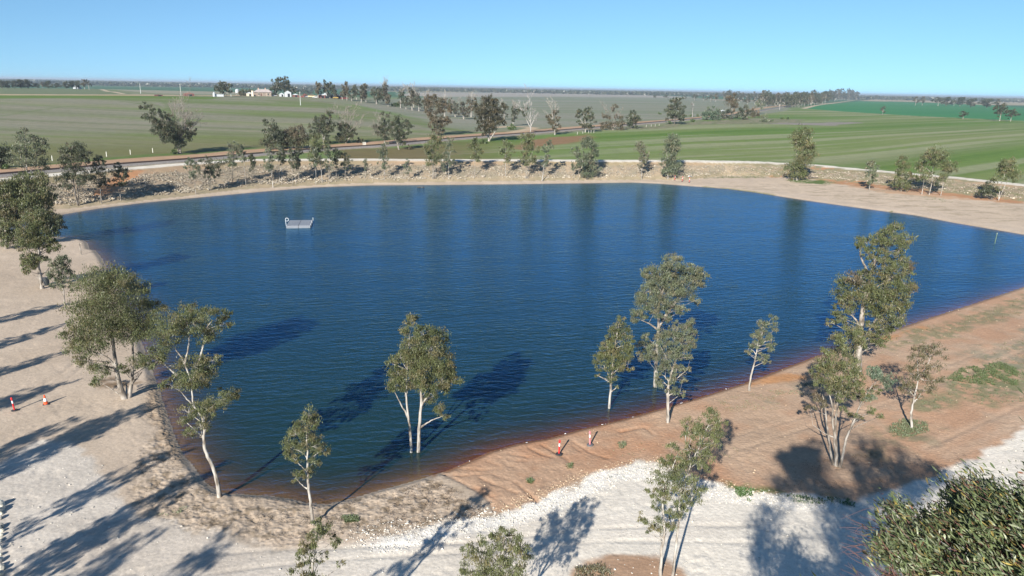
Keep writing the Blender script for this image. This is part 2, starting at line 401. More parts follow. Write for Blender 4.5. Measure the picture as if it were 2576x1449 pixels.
sR = streak(angR, 26, 66, .05); rc = mixc(rc, (.25, .25, .17), sst(.54, .68, sR)*.35); rc = rc*np.array([1.03, 1.02, .84])
cx = np.degrees(np.arctan2(GX, GY))
brown = sst(1, -6, cx)*sst(.3, .6, n1+.15)
rc = mixc(rc, mixc((.17, .13, .065), (.105, .15, .04), sst(.4, .65, s2*.7+n2*.3)), sst(3, -8, cx)*.9)
grn = sst(-6, 0, cx)*sst(14, 4, cx); rc = mixc(rc, (.095, .20, .03), grn*.55*sst(.35, .7, s2))
paint(mR, rc, 4, .15)
paint(pmask([(1500,326),(1640,316),(1763,305),(1900,297),(2020,300),(2010,310),(1890,312),(1760,314),(1620,325)], 2, 4, .06), mixc((.24, .215, .14), (.15, .175, .08), sst(.4, .65, n2)))
paint(pmask([(1935,311),(2000,314),(2090,316),(2150,311),(2180,308.5),(2130,306.5),(2080,308),(1990,309)], 1.5, 3, .06), mixc((.28, .25, .22), (.22, .2, .16), n2))
paint(pmask([(1290,372),(1380,345),(1480,338),(1510,343),(1420,360),(1330,380)], 3, 5, .06), (.25, .155, .08))
# dark green crop and pale stubble beyond it
CR_ = [(2022,273),(2060,265),(2110,260),(2160,255),(2300,257.5),(2430,262),(2576,270),(3300,300),(3300,330),(2576,304),(2300,291.5),(2120,280.5)]
paint(pmask(CR_, 2, 1.5, .05), mixc((.036, .175, .06), (.05, .20, .065), rows(angR, 12, 71)), 5, .1)
paint(pmask([(2165,254),(2210,247.2),(2330,248),(2576,252),(2900,258),(2900,274),(2576,265),(2480,264),(2300,256.5)], 5, 4, .02), (.34, .29, .19), 4)
paint(pmask([(2515,266),(2700,268),(2900,276),(2900,284),(2576,272.5)], 3, 2, .03), (.035, .14, .06), 5)
paint(lmask([(2022,274),(2120,281),(2300,292),(2576,305),(2800,316)], 1.4, .9), (.38, .33, .22))
paint(lmask([(2022,273),(2060,264),(2110,257.5),(2150,252)], 3.5, 2), (.50, .40, .29), 3)
# --- dirt road beside the line, and the strip of the railway
RAIL_D = [(-300,468),(0,443),(125,431.5),(300,417),(450,406),(644,390),(844,374.5),(969,366.5),(1144,350),(1288,339.5),(1463,325),(1613,312),(1763,298.5),(1850,289),(1900,281),(1960,271),(2010,262)]
ROAD_D = [(-300,455),(0,431),(125,420.5),(250,409),(400,398),(500,392),(644,379),(844,366.5),(969,357),(1144,343),(1288,333),(1413,323),(1613,307),(1750,297),(1850,284),(1895,276),(1930,270),(1990,263)]
RAIL = np.array([ground_at(*p) for p in RAIL_D])
paint(lmask(RAIL_D, 4.6, 1.2, 1.0), mixc((.33, .27, .20), (.21, .20, .13), sst(.4, .7, n2)))
paint(lmask(ROAD_D, 4.4, .9, .5), mixc((.46, .31, .205), (.40, .255, .155), n1), 3)
paint(lmask([(1288,333),(1340,322),(1290,318),(1240,321)], 3, 1.5, 1), (.47, .36, .24), 3)
# --- bank
bk = (GF > 0) & (GT < 0) & near
bc = mixc((.36, .285, .20), (.27, .235, .17), sst(.4, .6, n2)); paint(bk.astype(float), bc, 0, .6)
paint(bk*sst(.70, .84, GB+.1*(n2-.5)), mixc((.40, .285, .185), (.30, .25, .15), sst(.35, .7, n1)))
paint(bk*sst(.30, .12, GB+.1*(n2-.5)), mixc((.40, .31, .215), (.27, .24, .15), n2))
paint(pmask([(232,492),(262,468),(300,437),(330,427),(372,429),(352,441),(318,458),(300,478),(272,488)], .8, 1.2, .3)*sst(.15, .3, n2+.1), (.45, .235, .12))
paint(pmask([(372,434),(395,428),(402,430),(385,437)], .5, 1, .3), (.43, .20, .09))
for z in ([(1943,446),(1975,424),(1982,430),(1979,446)], [(2042,424),(2057,415),(2112,420),(2105,430)], [(2057,452),(2170,453),(2232,468),(2420,486),(2576,501),(2576,512),(2400,500),(2200,482)]):
    paint(pmask(z, .8, 1.5, .3)*sst(.2, .35, n2), (.43, .235, .125))
# right part of the bank: dry grass
paint(bk*sst(15, 21, cx)*sst(.42, .6, n2), (.26, .235, .14))
# track on top of the bank
TR = np.vstack([TOP]) ; trk = seg_dist(GX, GY, spline(TOP, 3)) if False else None
kk = np.where(near | (RAD < 700))[0]; dd = np.full(len(GX), 99.); dd[kk] = np.abs(GT[kk]-2.2)
paint(sst(2.7, 2.1, dd), mixc((.70, .65, .555), (.60, .53, .435), sst(.5, .8, n2)), 2, .2)
# --- near ground
land_n = (GF < 0) & near & (GY > -60)
redpg = [(1092,1200),(1107,1191),(1140,1206),(1175,1226),(1224,1262),(1251,1292),(1288,1284),(1345,1264),(1432,1229),(1493,1191),(1553,1176),(1652,1161),(1758,1210),(1850,1233),(2046,1250),(2160,1263),(2420,1190),(2700,1040),(3400,760),(3300,560),(2576,700),(2300,800),(2050,880),(1760,975),(1470,1055),(1230,1110),(1110,1165),(1080,1185)]
mr = pmask(redpg, .35, .35, .8)
rc = mixc(RED, TANR, sst(.35, .65, n1*.6+n2*.4)*.8+sst(4, 22, GX)*.45)
paint(mr, rc, 0, .45)
sub = (GS < .8) & near & (GX > -14) & (GX < 30) & (GY < 80)
paint(sub*mr*sst(.9, -.2, GS), DEEP)
for z in ([(1888,967),(1930,948),(1990,940),(2010,948),(1960,965)], [(2180,855),(2270,842),(2250,858),(2190,868)], [(2210,850),(2300,822),(2330,826),(2260,846)]):
    paint(pmask(z, .5, .8, .5), (.46, .245, .12))
paint(pmask([(1930,985),(2060,955),(2110,960),(2060,995),(1960,1005)], .8, 1.5, .4)*sst(.45, .6, n2), (.30, .27, .19))
# grass on the right hand shore
for z, c in (([(2380,955),(2420,925),(2520,912),(2560,930),(2560,975),(2440,965)], (.15, .18, .08)), ([(2380,960),(2576,930),(2800,880),(2800,960),(2576,1010),(2330,1030),(2300,1005)], (.22, .215, .12)),
             ([(2230,875),(2300,830),(2420,800),(2520,765),(2600,740),(2600,770),(2480,815),(2380,850),(2320,865)], (.235, .215, .125)), ([(2430,890),(2560,850),(2700,800),(2700,870),(2530,930)], (.24, .23, .16)),
             ([(2240,1075),(2320,1060),(2330,1085),(2260,1105)], (.19, .19, .115)), ([(1940,1300),(2050,1235),(1900,1226),(1830,1232)], (.10, .16, .05)), ([(2130,1140),(2230,1080),(2330,1100),(2240,1160)], (.26, .22, .14))):
    k = pmask(z, 1.0, 1.6, .5, 5); nn = fbm(GX*1.4, GY*1.4, 77, 4)
    paint(k*sst(.33, .55, nn)*.85, c, None, .4)
# vehicle tracks across the red earth
for L_, hw in (([(1800,1115),(1990,1060),(2150,1010),(2330,940),(2576,850)], .5), ([(1830,1140),(2010,1080),(2180,1030),(2360,965),(2576,880)], .45), ([(2330,1130),(2450,1075),(2576,1020)], .5), ([(2380,1150),(2500,1095),(2600,1045)], .5)):
    paint(lmask(L_, hw, .5, .3)*.55, (.48, .355, .255))
# gravel pad and road
GR = [(-500,1180),(0,1165),(102,1112),(182,1112),(235,1161),(303,1241),(360,1298),(470,1328),(592,1352),(644,1366),(760,1372),(880,1356),(955,1351),(1099,1328),(1130,1313),(1247,1296),(1288,1284),(1345,1264),(1432,1229),(1493,1191),(1553,1176),(1629,1163),(1652,1161),(1700,1182),(1758,1210),(1819,1226),(1932,1249),(2046,1250),(2160,1263),(2300,1215),(2470,1145),(2576,1075),(2900,900),(3600,1200),(3000,2200),(1200,3200),(-600,2600)]
def safe(px, py):
    return at(px, py, .9)[:2]
gp = np.array([ground_at(x, y)[:2] if y < 1600 else safe(x, min(y, 2300)) for x, y in GR])
gp = np.vstack([gp[:-3], [[60, 20], [40, -40], [-60, -40]]])
mg = pmask(gp, .35, .55, .7, 6, True)*(GF < 0)
wt = sst(-14, -2, GX+.35*(GY-30)); wt = np.clip(wt*1.05, 0, 1)
gc = mixc(PALE, WHITE, wt); gc = mixc(gc, (.50, .41, .32), sst(.52, .75, n1)*.55*(1-.6*wt)); gc = mixc(gc, (.66, .60, .52), sst(.45, .7, vn(GX*.12, GY*.9, 88))*.4)
paint(mg, gc, 1, .3)
# brighter heaped gravel along the edge of the road
edge = lmask([(955,1355),(1099,1334),(1247,1300),(1345,1272),(1432,1240),(1520,1200),(1600,1190)], 1.0, .5, .5); paint(edge*mg, (.78, .75, .69), None, .3)
edge = lmask([(1750,1225),(1850,1245),(1960,1262),(2080,1262)], 1.0, .5, .5); paint(edge*mg, (.75, .71, .64))
paint(pmask([(1448,1500),(1451,1449),(1466,1412),(1553,1394),(1652,1404),(1712,1432),(1730,1480),(1700,1560),(1500,1560)], .3, .35, .9), mixc((.40, .25, .16), (.46, .33, .23), n2), 0)
paint(pmask([(640,1352),(760,1340),(900,1345),(960,1362),(860,1378),(700,1382)], .5, .6, .5)*.7, (.62, .50, .385), None)
# grey churned sand with clods on the near beach
ch = pmask([(420,1090),(455,1160),(520,1220),(600,1246),(760,1258),(880,1262),(1060,1212),(1110,1195),(1180,1235),(1240,1290),(1100,1322),(950,1345),(760,1362),(640,1358),(470,1320),(370,1290),(330,1230),(330,1150)], 1.2, 1.0, .4)
LUMP[:] = np.maximum(LUMP, ch*1.0)
cl = fbm(GX*2.0, GY*2.6, 93, 3)
paint(ch*sst(.58, .68, cl+.10*(n1-.5))*.75, (.20, .155, .105))
lf = pmask([(385,950),(420,1060),(470,1170),(440,1160),(395,1100),(370,1000)], .6, .5, .5); LUMP[:] = np.maximum(LUMP, lf*1.3); paint(lf*.6, (.30, .225, .15))
paint(pmask([(240,960),(290,950),(330,962),(300,975),(250,975)], .5, .8, .8)*sst(.4, .6, n2), (.24, .17, .11))
# right hand beach: scattered dead weed lines
rb = pmask([(1790,460),(1990,452),(2200,472),(2576,515),(2576,575),(2300,530),(2000,485),(1850,472)], 2, 1); wv = fbm(GX*.25+GY*.12, GY*1.1, 55, 4)
paint(rb*sst(.57, .66, wv)*.75, (.23, .19, .125))
paint(rb*.4, (.56, .45, .335))
paint(pmask([(1975,452),(2020,450),(2100,458),(2080,464),(2000,459)], 1, 2, .3)*sst(.35, .5, n2), (.11, .16, .05))
# algae fringe on the far waterline
paint(lmask([(1770,471),(1830,476),(1900,485),(1945,491)], .55, .5, .6)*.8, (.17, .19, .07))
# damp edge
wet = near & (GF < 5)
paint(wet*sst(.9, .25, GS)*sst(-3, -.2, GS+0*GX)*.45, COL*.0+COL*.55)
paint(wet*sst(0, -.8, GS)*.6, mixc((.33, .195, .11), (.38, .26, .155), n2*.6+.4*sst(2, -6, GX)))
# erosion gullies on the red shore, hoof and foot prints on the wet sand, wheel ruts: relief, hollows coloured darker too
DZ = np.zeros(len(GX))
for L_ in ([(1120,1192),(1170,1196),(1230,1190),(1270,1205),(1300,1214)], [(1160,1178),(1215,1182),(1262,1178)], [(1205,1200),(1255,1222),(1300,1240)], [(1225,1160),(1262,1172),(1290,1172)], [(1250,1150),(1300,1158),(1322,1160)], [(1330,1125),(1360,1140),(1392,1150)], [(1362,1118),(1420,1150),(1440,1172)], [(1440,1110),(1490,1140),(1530,1152)],
           [(1560,1085),(1620,1075),(1640,1090)], [(1300,1215),(1330,1240),(1352,1262)], [(1112,1192),(1160,1212),(1215,1245),(1245,1285)], [(1440,1120),(1462,1135)], [(1195,1225),(1240,1250)], [(1395,1135),(1425,1142)], [(1280,1140),(1330,1150)]):
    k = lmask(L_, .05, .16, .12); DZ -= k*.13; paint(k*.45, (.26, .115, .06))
for L_ in ([(0,1000),(120,960),(210,880),(240,760),(215,660)], [(0,1020),(130,980),(226,890),(256,765),(230,660)], [(60,1449),(240,1330),(360,1302)], [(300,1449),(560,1392),(900,1376),(1200,1362),(1500,1330),(1900,1320)], [(420,1470),(620,1430),(930,1402),(1220,1386),(1520,1362),(1900,1365)], [(1290,1215),(1330,1195),(1350,1160)], [(1310,1262),(1360,1225),(1385,1190)],
           [(575,1240),(600,1275),(640,1310)], [(365,1245),(385,1270),(415,1305)], [(1790,1112),(1990,1058),(2150,1008),(2330,938),(2576,848)], [(1830,1142),(2010,1082),(2180,1032),(2360,967),(2576,882)], [(2330,1128),(2450,1073),(2576,1018)]):
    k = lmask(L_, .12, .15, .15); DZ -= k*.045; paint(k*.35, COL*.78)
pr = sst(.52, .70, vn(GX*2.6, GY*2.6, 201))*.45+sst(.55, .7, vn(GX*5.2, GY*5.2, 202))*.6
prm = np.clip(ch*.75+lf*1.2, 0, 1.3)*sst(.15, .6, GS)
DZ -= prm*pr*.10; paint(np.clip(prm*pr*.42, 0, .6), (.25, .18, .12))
pr2 = sst(.6, .75, vn(GX*2.6, GY*2.6, 203))*sst(.4, .6, n2)*(GS > .3)*near*(GF < 0); DZ -= pr2*.03
GZ = GZ+DZ
COL = np.clip(COL, .01, .9)

idx = np.arange(NA*NR).reshape(NR, NA)
a0 = idx[:-1, :]; a1 = np.roll(idx, -1, 1)[:-1, :]; b1 = np.roll(idx, -1, 1)[1:, :]; b0 = idx[1:, :]
QUADS = np.stack([a0.ravel(), a1.ravel(), b1.ravel(), b0.ravel()], 1)
def submesh(F, keep):
    f = F[keep]; u, inv = np.unique(f, return_inverse=True); return u, inv.reshape(f.shape)
GZ = GZ-rel*mg*.75
P3 = np.stack([GX, GY, GZ], 1)
zq = np.max(ZONE[QUADS], 1)
for zi, nm in ((0, 'ground'), (1, 'gravel_road'), (2, 'track'), (3, 'dirt_road'), (4, 'field'), (5, 'crop_field')):
    u, f = submesh(QUADS, zq == zi)
    F_ = [f]
    V_ = P3[u]; at_ = {'col': COL[u], 'lump': LUMP[u]}
    if zi == 1:
        pass
    me = mesh_np(nm, V_, F_, M_GROUND, at_)
    o = link(nm, me); o['kind'] = 'structure'
# disc under the viewpoint closing the sheet
k = NA; ang = np.radians(azs)
cv = np.vstack([[0, 0, float(terrain([0.], [0.])[0])], P3[:NA]]); cf = np.stack([np.zeros(NA, int), 1+np.arange(NA), 1+(np.arange(NA)+1) % NA], 1)
o = link('ground_centre', mesh_np('ground_centre', cv, cf, M_GROUND, {'col': np.vstack([COL[:1], COL[:NA]]), 'lump': np.full(NA+1, .3)})); o.name = 'ground'; o['kind'] = 'structure'
# ---------------------------------------------------------------- water
kq = (np.min(GS[QUADS], 1) < .35) & (np.max(RAD[QUADS], 1) < 420)
u, f = submesh(QUADS, kq)
WV = P3[u].copy(); WV[:, 2] = 0
print('normal', np.cross(WV[f[0,1]]-WV[f[0,0]], WV[f[0,2]]-WV[f[0,0]]))
link('lake_water', mesh_np('lake_water', WV, f, M_WATER, {'depth': np.clip(-GZ[u], 0, 3)}))['kind'] = 'structure'
# ---------------------------------------------------------------- trees
def foliage_material():
    mt, n, b, N, L, a = attr_mat('gum_leaves', rough=.42, spec=.5)
    out = N['Material Output']
    ts = N.new('ShaderNodeBsdfTranslucent'); L.new(a.outputs['Color'], ts.inputs[0])
    mx = N.new('ShaderNodeMixShader'); mx.inputs[0].default_value = .20
    L.new(b.outputs[0], mx.inputs[1]); L.new(ts.outputs[0], mx.inputs[2]); L.new(mx.outputs[0], out.inputs[0])
    return mt
M_LEAF = foliage_material()
def bark(name, c1, c2, c3):
    mt, n, b, N, L = nmat(name); b.inputs['Roughness'].default_value = .8; b.inputs['Specular IOR Level'].default_value = .2
    g = N.new('ShaderNodeNewGeometry'); mp = N.new('ShaderNodeMapping'); mp.inputs['Scale'].default_value = (3, 3, .9); L.new(g.outputs['Position'], mp.inputs[0])
    nz = N.new('ShaderNodeTexNoise'); nz.inputs['Scale'].default_value = 1.6; nz.inputs['Detail'].default_value = 6; L.new(mp.outputs[0], nz.inputs['Vector'])
    cr = N.new('ShaderNodeValToRGB'); L.new(nz.outputs['Fac'], cr.inputs[0]); e = cr.color_ramp.elements
    e[0].position = .36; e[0].color = (*c1, 1); e[1].position = .62; e[1].color = (*c3, 1); q = e.new(.48); q.color = (*c2, 1)
    L.new(cr.outputs[0], b.inputs['Base Color'])
    bp = N.new('ShaderNodeBump'); bp.inputs['Distance'].default_value = .03; L.new(nz.outputs['Fac'], bp.inputs['Height']); L.new(bp.outputs[0], b.inputs['Normal'])
    return mt
BARK = {'pale': bark('pale_gum_bark', (.15, .125, .10), (.33, .30, .26), (.47, .45, .41)), 'grey': bark('grey_bark', (.12, .10, .08), (.25, .22, .185), (.38, .35, .31)),
        'dark': bark('dark_bark', (.05, .042, .035), (.11, .095, .08), (.22, .20, .175)), 'dead': bark('bleached_dead_wood', (.20, .18, .16), (.36, .335, .31), (.48, .46, .44))}
LEAFC = {'olive': ((.132, .148, .062), (.096, .116, .047), (.168, .152, .072)), 'grey': ((.140, .162, .096), (.105, .130, .074), (.172, .166, .10)),
         'dark': ((.078, .092, .050), (.058, .072, .040), (.110, .102, .060)), 'brown': ((.125, .108, .065), (.098, .094, .054), (.155, .12, .074)),
         'blue': ((.125, .170, .108), (.098, .140, .090), (.155, .175, .115)), 'green': ((.075, .120, .032), (.055, .095, .025), (.10, .135, .045))}
class Geo:
    def __init__(s): s.V = []; s.F = []; s.n = 0
    def add(s, V, F): s.V.append(V); s.F.append(F+s.n); s.n += len(V)
    def out(s): return np.vstack(s.V), np.vstack(s.F)
def tube(g, P, rad, sides=6):
    P = np.asarray(P, float); rad = np.asarray(rad, float); n = len(P)
    T = np.gradient(P, axis=0); T /= np.linalg.norm(T, axis=1)[:, None]+1e-9
    ref = np.array([1., 0.3, 0.1]); A = np.cross(T, ref); A /= np.linalg.norm(A, axis=1)[:, None]+1e-9; B = np.cross(T, A)
    th = np.arange(sides)/sides*2*math.pi
    V = P[:, None, :]+rad[:, None, None]*(A[:, None, :]*np.cos(th)[None, :, None]+B[:, None, :]*np.sin(th)[None, :, None])
    i = np.arange(n-1)[:, None]*sides; j = np.arange(sides)[None, :]; k = (j+1) % sides
    F = np.stack([i+j, i+k, i+k+sides, i+j+sides], -1).reshape(-1, 4)
    g.add(V.reshape(-1, 3), F)
def leaves(C, n_dir, L, W, colours, jit=.18, hang=.75, wind=None):
    """C (n,3) leaf centres -> quads; hanging, slightly curled"""
    n = len(C)
    d = rng.normal(size=(n, 3))*(1-hang*.55); d[:, 2] -= hang
    if wind is not None: d += np.asarray(wind)
    d /= np.linalg.norm(d, axis=1)[:, None]+1e-9
    s = np.cross(d, rng.normal(size=(n, 3))); s /= np.linalg.norm(s, axis=1)[:, None]+1e-9
    l = (L*rng.uniform(.65, 1.35, n))[:, None]; w_ = (W*rng.uniform(.7, 1.3, n))[:, None]
    nrm = np.cross(d, s)
    b = C-d*l*.5; t = C+d*l*.5; mid = C+nrm*l*.08
    V = np.stack([b, mid+s*w_*.5, t, mid-s*w_*.5], 1).reshape(-1, 3)
    F = np.arange(n*4).reshape(n, 4)
    c = np.repeat(colours*(1+rng.normal(0, jit, (n, 1))).clip(.4, 1.8), 4, axis=0)
    return V, F, c
def blob_points(c, r, cov, L, W, squash=.8):
    """leaf positions of one foliage clump made of smaller tufts, denser at the outside"""
    n = max(8, int(1.1*cov*math.pi*r*r/(.32*L*W)))
    k = max(3, int(round((r/ max(.30, L*1.1))**1.7*2.2))); k = min(k, 70, max(4, n//7))
    u = rng.normal(size=(k, 3)); u /= np.linalg.norm(u, axis=1)[:, None]
    ce = c+u*(r*rng.uniform(.25, .95, k)**.6)[:, None]*np.array([1, 1, squash])
    wt = rng.uniform(.4, 1.6, k); own = rng.choice(k, n, p=wt/wt.sum())
    rs = r*rng.uniform(.19, .40, k)
    P = ce[own]+rng.normal(size=(n, 3))*(rs[own]*.62)[:, None]*np.array([1, 1, .75])
    return P, own, ce
NTREES = [0]
def crown_colour(style, k, n_own):
    a = np.asarray(LEAFC[style] if isinstance(style, str) else style)
    base = a[rng.choice(3, k, p=(.5, .25, .25))]*rng.uniform(.82, 1.2, (k, 1))
    return base[n_own]
def build_tree(name, label, cat, base, trunks, blobs, style='olive', barks='pale', tr=.16, cov=1.0, group=None, dead=(), leafL=None, depth=.75, fr=None, zbase=None, limbs=True, bareL=1.0, wind=None):
    """base, trunks, blobs in photo pixels (frame fr=(x0,y0,s)); everything is put on the upright plane through the base, then given depth"""
    fx = (lambda p: (fr[0]+p[0]/fr[2], fr[1]+p[1]/fr[2])) if fr else (lambda p: (p[0], p[1]))
    s = fr[2] if fr else 1.0
    B = ground_at(*fx(base)) if zbase is None else at(*fx(base), zbase)
    nrm = np.array([B[0], B[1], 0]); dist0 = np.linalg.norm(nrm); nrm /= dist0
    def wp(p, off=0.):
        d = ray(*fx(p)); t = (dist0+off)/(d@nrm); return CAM+d*t
    dist = math.sqrt(dist0**2+(CAMZ-B[2])**2)
    px = dist/FD                                    # metres per photo pixel there
    gt = Geo()
    TP = []
    for i, t in enumerate(trunks):
        off = 0 if i == 0 else rng.uniform(-.5, .5)
        pts = np.array([wp(p, off*j/len(t)) for j, p in enumerate(t)])
        if i == 0 or abs(t[0][1]-base[1])/s < 30:
            pts[0, 2] -= .35
            zt = float(terrain(pts[:1, 0], pts[:1, 1])[0]);
            if zt < 0: pts = np.vstack([[pts[0, 0], pts[0, 1], zt-.3], pts])
        sp = spline(pts, 5); sp[2:] += rng.normal(0, .012, (len(sp)-2, 3))
        r0 = tr*.82*(1 if i == 0 else .72 if abs(t[0][1]-base[1])/s < 30 else .42)
        rad = r0*(1-.78*np.linspace(0, 1, len(sp))**.85); rad[0] *= 1.35; rad[1] *= 1.12
        tube(gt, sp, rad, 8 if dist < 90 else 6)
        TP.append((sp, rad))
    allT = np.vstack([a for a, _ in TP]); allR = np.concatenate([b for _, b in TP])
    L = leafL or max(.13, dist*.0028); W = L*.27
    if blobs:
        bx = [fx(b)[0] for b in blobs]; half = max(12*px, (max(bx)-min(bx))*.5*px); cxm = .5*(max(bx)+min(bx))*1.0
    VV = []; FF = []; CC = []; nn = 0
    for b in blobs:
        r = b[2]/s*px*1.08; st = b[3] if len(b) > 3 else style
        e = min(1, abs(fx(b)[0]-cxm)*px/half); sp_ = half*math.sqrt(max(.12, 1-e*e))*depth
        k = 1 if r > sp_*.8 else 2
        for q in range(k):
            off = rng.uniform(-1, 1)*max(0, sp_-r*.5) if k == 1 else (rng.uniform(-1, -.1) if q else rng.uniform(.1, 1))*max(.2, sp_-r*.4)
            c = wp(b, off); rq = r*(1+off/dist)
            lv = rng.uniform(.7, 1.25); P, own, ce = blob_points(c, rq, cov*(1 if k == 1 else .62), L*lv, W*lv)
            cc = crown_colour(st, len(ce), own)
            V, F, c_ = leaves(P, None, L*lv, W*lv, cc, hang=.95, wind=wind)
            VV.append(V); FF.append(F+nn); CC.append(c_); nn += len(V)
            if limbs:
                dv = allT-c; dz = -dv[:, 2]; dd = np.linalg.norm(dv, axis=1)
                score = dd+np.where(dz < .35*dd, (.35*dd-dz)*2.0, 0)
                j = int(np.argmin(score)); a0_ = allT[j]
                midp = a0_*.5+c*.5; midp[2] += .06*dd[j]; midp[:2] += (a0_[:2]-midp[:2])*-.12
                bz = np.array([(1-t)**2*a0_+2*t*(1-t)*midp+t*t*c for t in np.linspace(0, 1, 6)])
                r0 = min(allR[j]*.5, .012+.017*dd[j]); r0 = max(r0, px*.35)
                tube(gt, bz, r0*(1-.72*np.linspace(0, 1, 6)), 5)
                for cq in ce[:: max(1, len(ce)//(5 if dist < 100 else 2))]:
                    tube(gt, np.array([c*.75+bz[3]*.25, (c+cq)*.5+[0, 0, .05], cq]), np.array([r0*.34, r0*.22, r0*.08])+px*.04, 4)
    # bare dead branches
    for (p0, targets) in dead:
        a = wp(p0); ra = tr*.5
        for t_ in targets:
            e = wp(t_, rng.uniform(-1, 1)*dist*.012); branch_fan(gt, a, e, ra*.55, px, 3)
    V, F = gt.out()
    root = empty(name, B, label, cat, group)
    link('trunk', mesh_np('trunk', V-B, F, BARK[barks]), root)
    if VV:
        V = np.vstack(VV)-B; link('crown', mesh_np('crown', V, np.vstack(FF), M_LEAF, {'col': np.vstack(CC)}, smooth=False), root)
    NTREES[0] += 1
    return root
def branch_fan(g, a, e, r, px, lev):
    d = e-a; Ln = np.linalg.norm(d)
    mid = (a+e)/2+rng.normal(0, .07, 3)*Ln
    bz = np.array([(1-t)**2*a+2*t*(1-t)*mid+t*t*e for t in np.linspace(0, 1, 6)])
    tube(g, bz, np.maximum(r*(1-.8*np.linspace(0, 1, 6)), px*.16), 5)
    if lev > 0:
        for k in range(4 if lev > 1 else 3):
            t = rng.uniform(.3, .9); q = (1-t)**2*a+2*t*(1-t)*mid+t*t*e
            dv = d/Ln+rng.normal(0, .45, 3); dv /= np.linalg.norm(dv); dv[2] += .15
            branch_fan(g, q, q+dv*Ln*rng.uniform(.25, .5), r*.45*(1-t*.5), px, lev-1)
def copy_tree(src, loc, rz, sc, label, group=None):
    r = src.copy(); col.objects.link(r); r.location = loc; r.rotation_euler = (0, 0, rz); r.scale = (sc*.72, sc*.72, sc); r['label'] = label
    if group: r['group'] = group
    for ch in src.children:
        c = ch.copy(); col.objects.link(c); c.parent = r
    return r
def auto_blobs(bx, by, h, w_, cf=.55, lean=0., n=None, seed=None, ragged=.25):
    """an uneven crown for trees seen small: (base x, base y, height, width) in photo pixels"""
    r_ = np.random.default_rng(seed if seed is not None else int(bx*7+by*13)); ch = h*cf; out = []; w_ = w_*1.25
    n = n or int(np.clip(7*ch/max(w_, 1)+3, 6, 18)); rr0 = .5*math.sqrt(w_*ch/n)*1.35
    for i in range(n):
        f = (i+.5+r_.uniform(-.4, .4))/n                 # 0 bottom .. 1 top
        hw = .5*w_*(.55+.9*f-1.1*f**3 if f < .9 else .45)*(1+r_.uniform(-ragged, ragged))
        x = bx+lean*(h-ch+f*ch)+r_.uniform(-1, 1)*max(0, hw-rr0*.55); y = by-(h-ch)-f*ch+rr0*.4
        out.append((x, y, rr0*r_.uniform(.65, 1.2)))
    return out
def easy_tree(name, label, cat, bx, by, h, w_, style='grey', barks='pale', cf=.6, lean=0., cov=.9, tr=.13, stems=1, group=None, dead=False, fr=None, seed=None, **kw):
    r_ = np.random.default_rng(int(bx*3+by*5))
    trunks = []
    for i in range(stems):
        sx = bx+(i-(stems-1)/2)*w_*.05; top = (sx+lean*h+(i-(stems-1)/2)*w_*.35, by-h*.86)
        trunks.append([(sx, by), (sx+lean*h*.3+r_.uniform(-.02, .02)*h, by-h*.33), (sx*.5+top[0]*.5+r_.uniform(-.03, .03)*h, by-h*.6), top])
    dd = []
    if dead: dd = [((bx+lean*h*.6, by-h*.6), [(bx+lean*h+r_.uniform(-.5, .5)*w_, by-h*r_.uniform(.95, 1.15)) for _ in range(4)])]
    return build_tree(name, label, cat, (bx, by), trunks, auto_blobs(bx, by, h, w_, cf, lean, seed=seed), style, barks, tr, cov, group, dd, fr=fr, **kw)
# ---- shore trees one by one
A2 = (151, 654, 2.3755); A7 = (644, 899.4, 2.636); AW = (1446.5, 553.5, 2.809); A9 = (1932, 528.3, 3.49); A10 = (1886.8, 786.2, 3.291); A8 = (1288, 899.4, 2.636)
AL = (0, 402.5, 4.266); R1 = (0, 176, 4.0); R2 = (644, 176, 4.0); R3 = (1288, 176, 4.0); R4 = (1932, 176, 4.0); C4 = (754.7, 182.4, 7.314); L3 = (0, 188.7, 7.314)
GT_ = 'gum_tree'; CT = 'gum tree'
SRC_D = build_tree(GT_, 'full leafy gum tree forked from the ground beside the churned sandy shore', CT, (395, 826),
  [[(390,825),(350,720),(330,600),(310,450),(260,250)], [(402,825),(430,720),(435,550),(430,300)], [(335,640),(280,580),(200,550)]],
  [(340,80,70),(200,150,100),(330,200,110),(460,170,60),(550,300,60),(530,240,55),(160,300,90),(290,330,110),(430,330,90),(120,430,80),(250,430,90),(380,420,80),(90,520,55),(190,510,70),(480,430,70),(120,600,40),(240,640,55),(380,660,35),(220,720,35),(550,620,30),(470,600,50),(520,380,60),(400,130,60)],
  'olive', 'grey', .30, .85, fr=A2, dead=[((430,740), [(490,670),(460,690)])])
build_tree(GT_, 'leaning gum tree with curved bare white trunk at the water edge', CT, (955, 1410),
  [[(955,1410),(930,1280),(890,1190),(862,1110),(860,1000),(845,930),(800,870),(790,780),(800,700)], [(845,935),(890,890),(980,830)], [(795,870),(750,820),(700,760)], [(795,760),(740,610),(670,500),(640,420)], [(800,700),(850,540),(880,400),(950,340)], [(745,620),(770,500),(760,380)], [(700,690),(620,620),(590,580)]],
  [(740,330,60),(660,370,70),(790,290,40),(800,380,70),(880,330,55),(970,330,45),(980,380,35),(920,420,55),(860,460,45),(620,470,70),(560,560,60),(700,430,60),(560,620,50),(640,740,35),(720,720,55),(800,640,80),(880,640,70),(920,600,40),(850,720,60),(780,740,50),(760,910,50),(730,950,35),(860,880,50),(940,840,55),(1010,790,50),(1040,810,25),(930,900,40),(840,1000,45),(770,1040,35),(880,1010,20),(870,920,35)],
  'olive', 'pale', .17, .8, fr=A2)
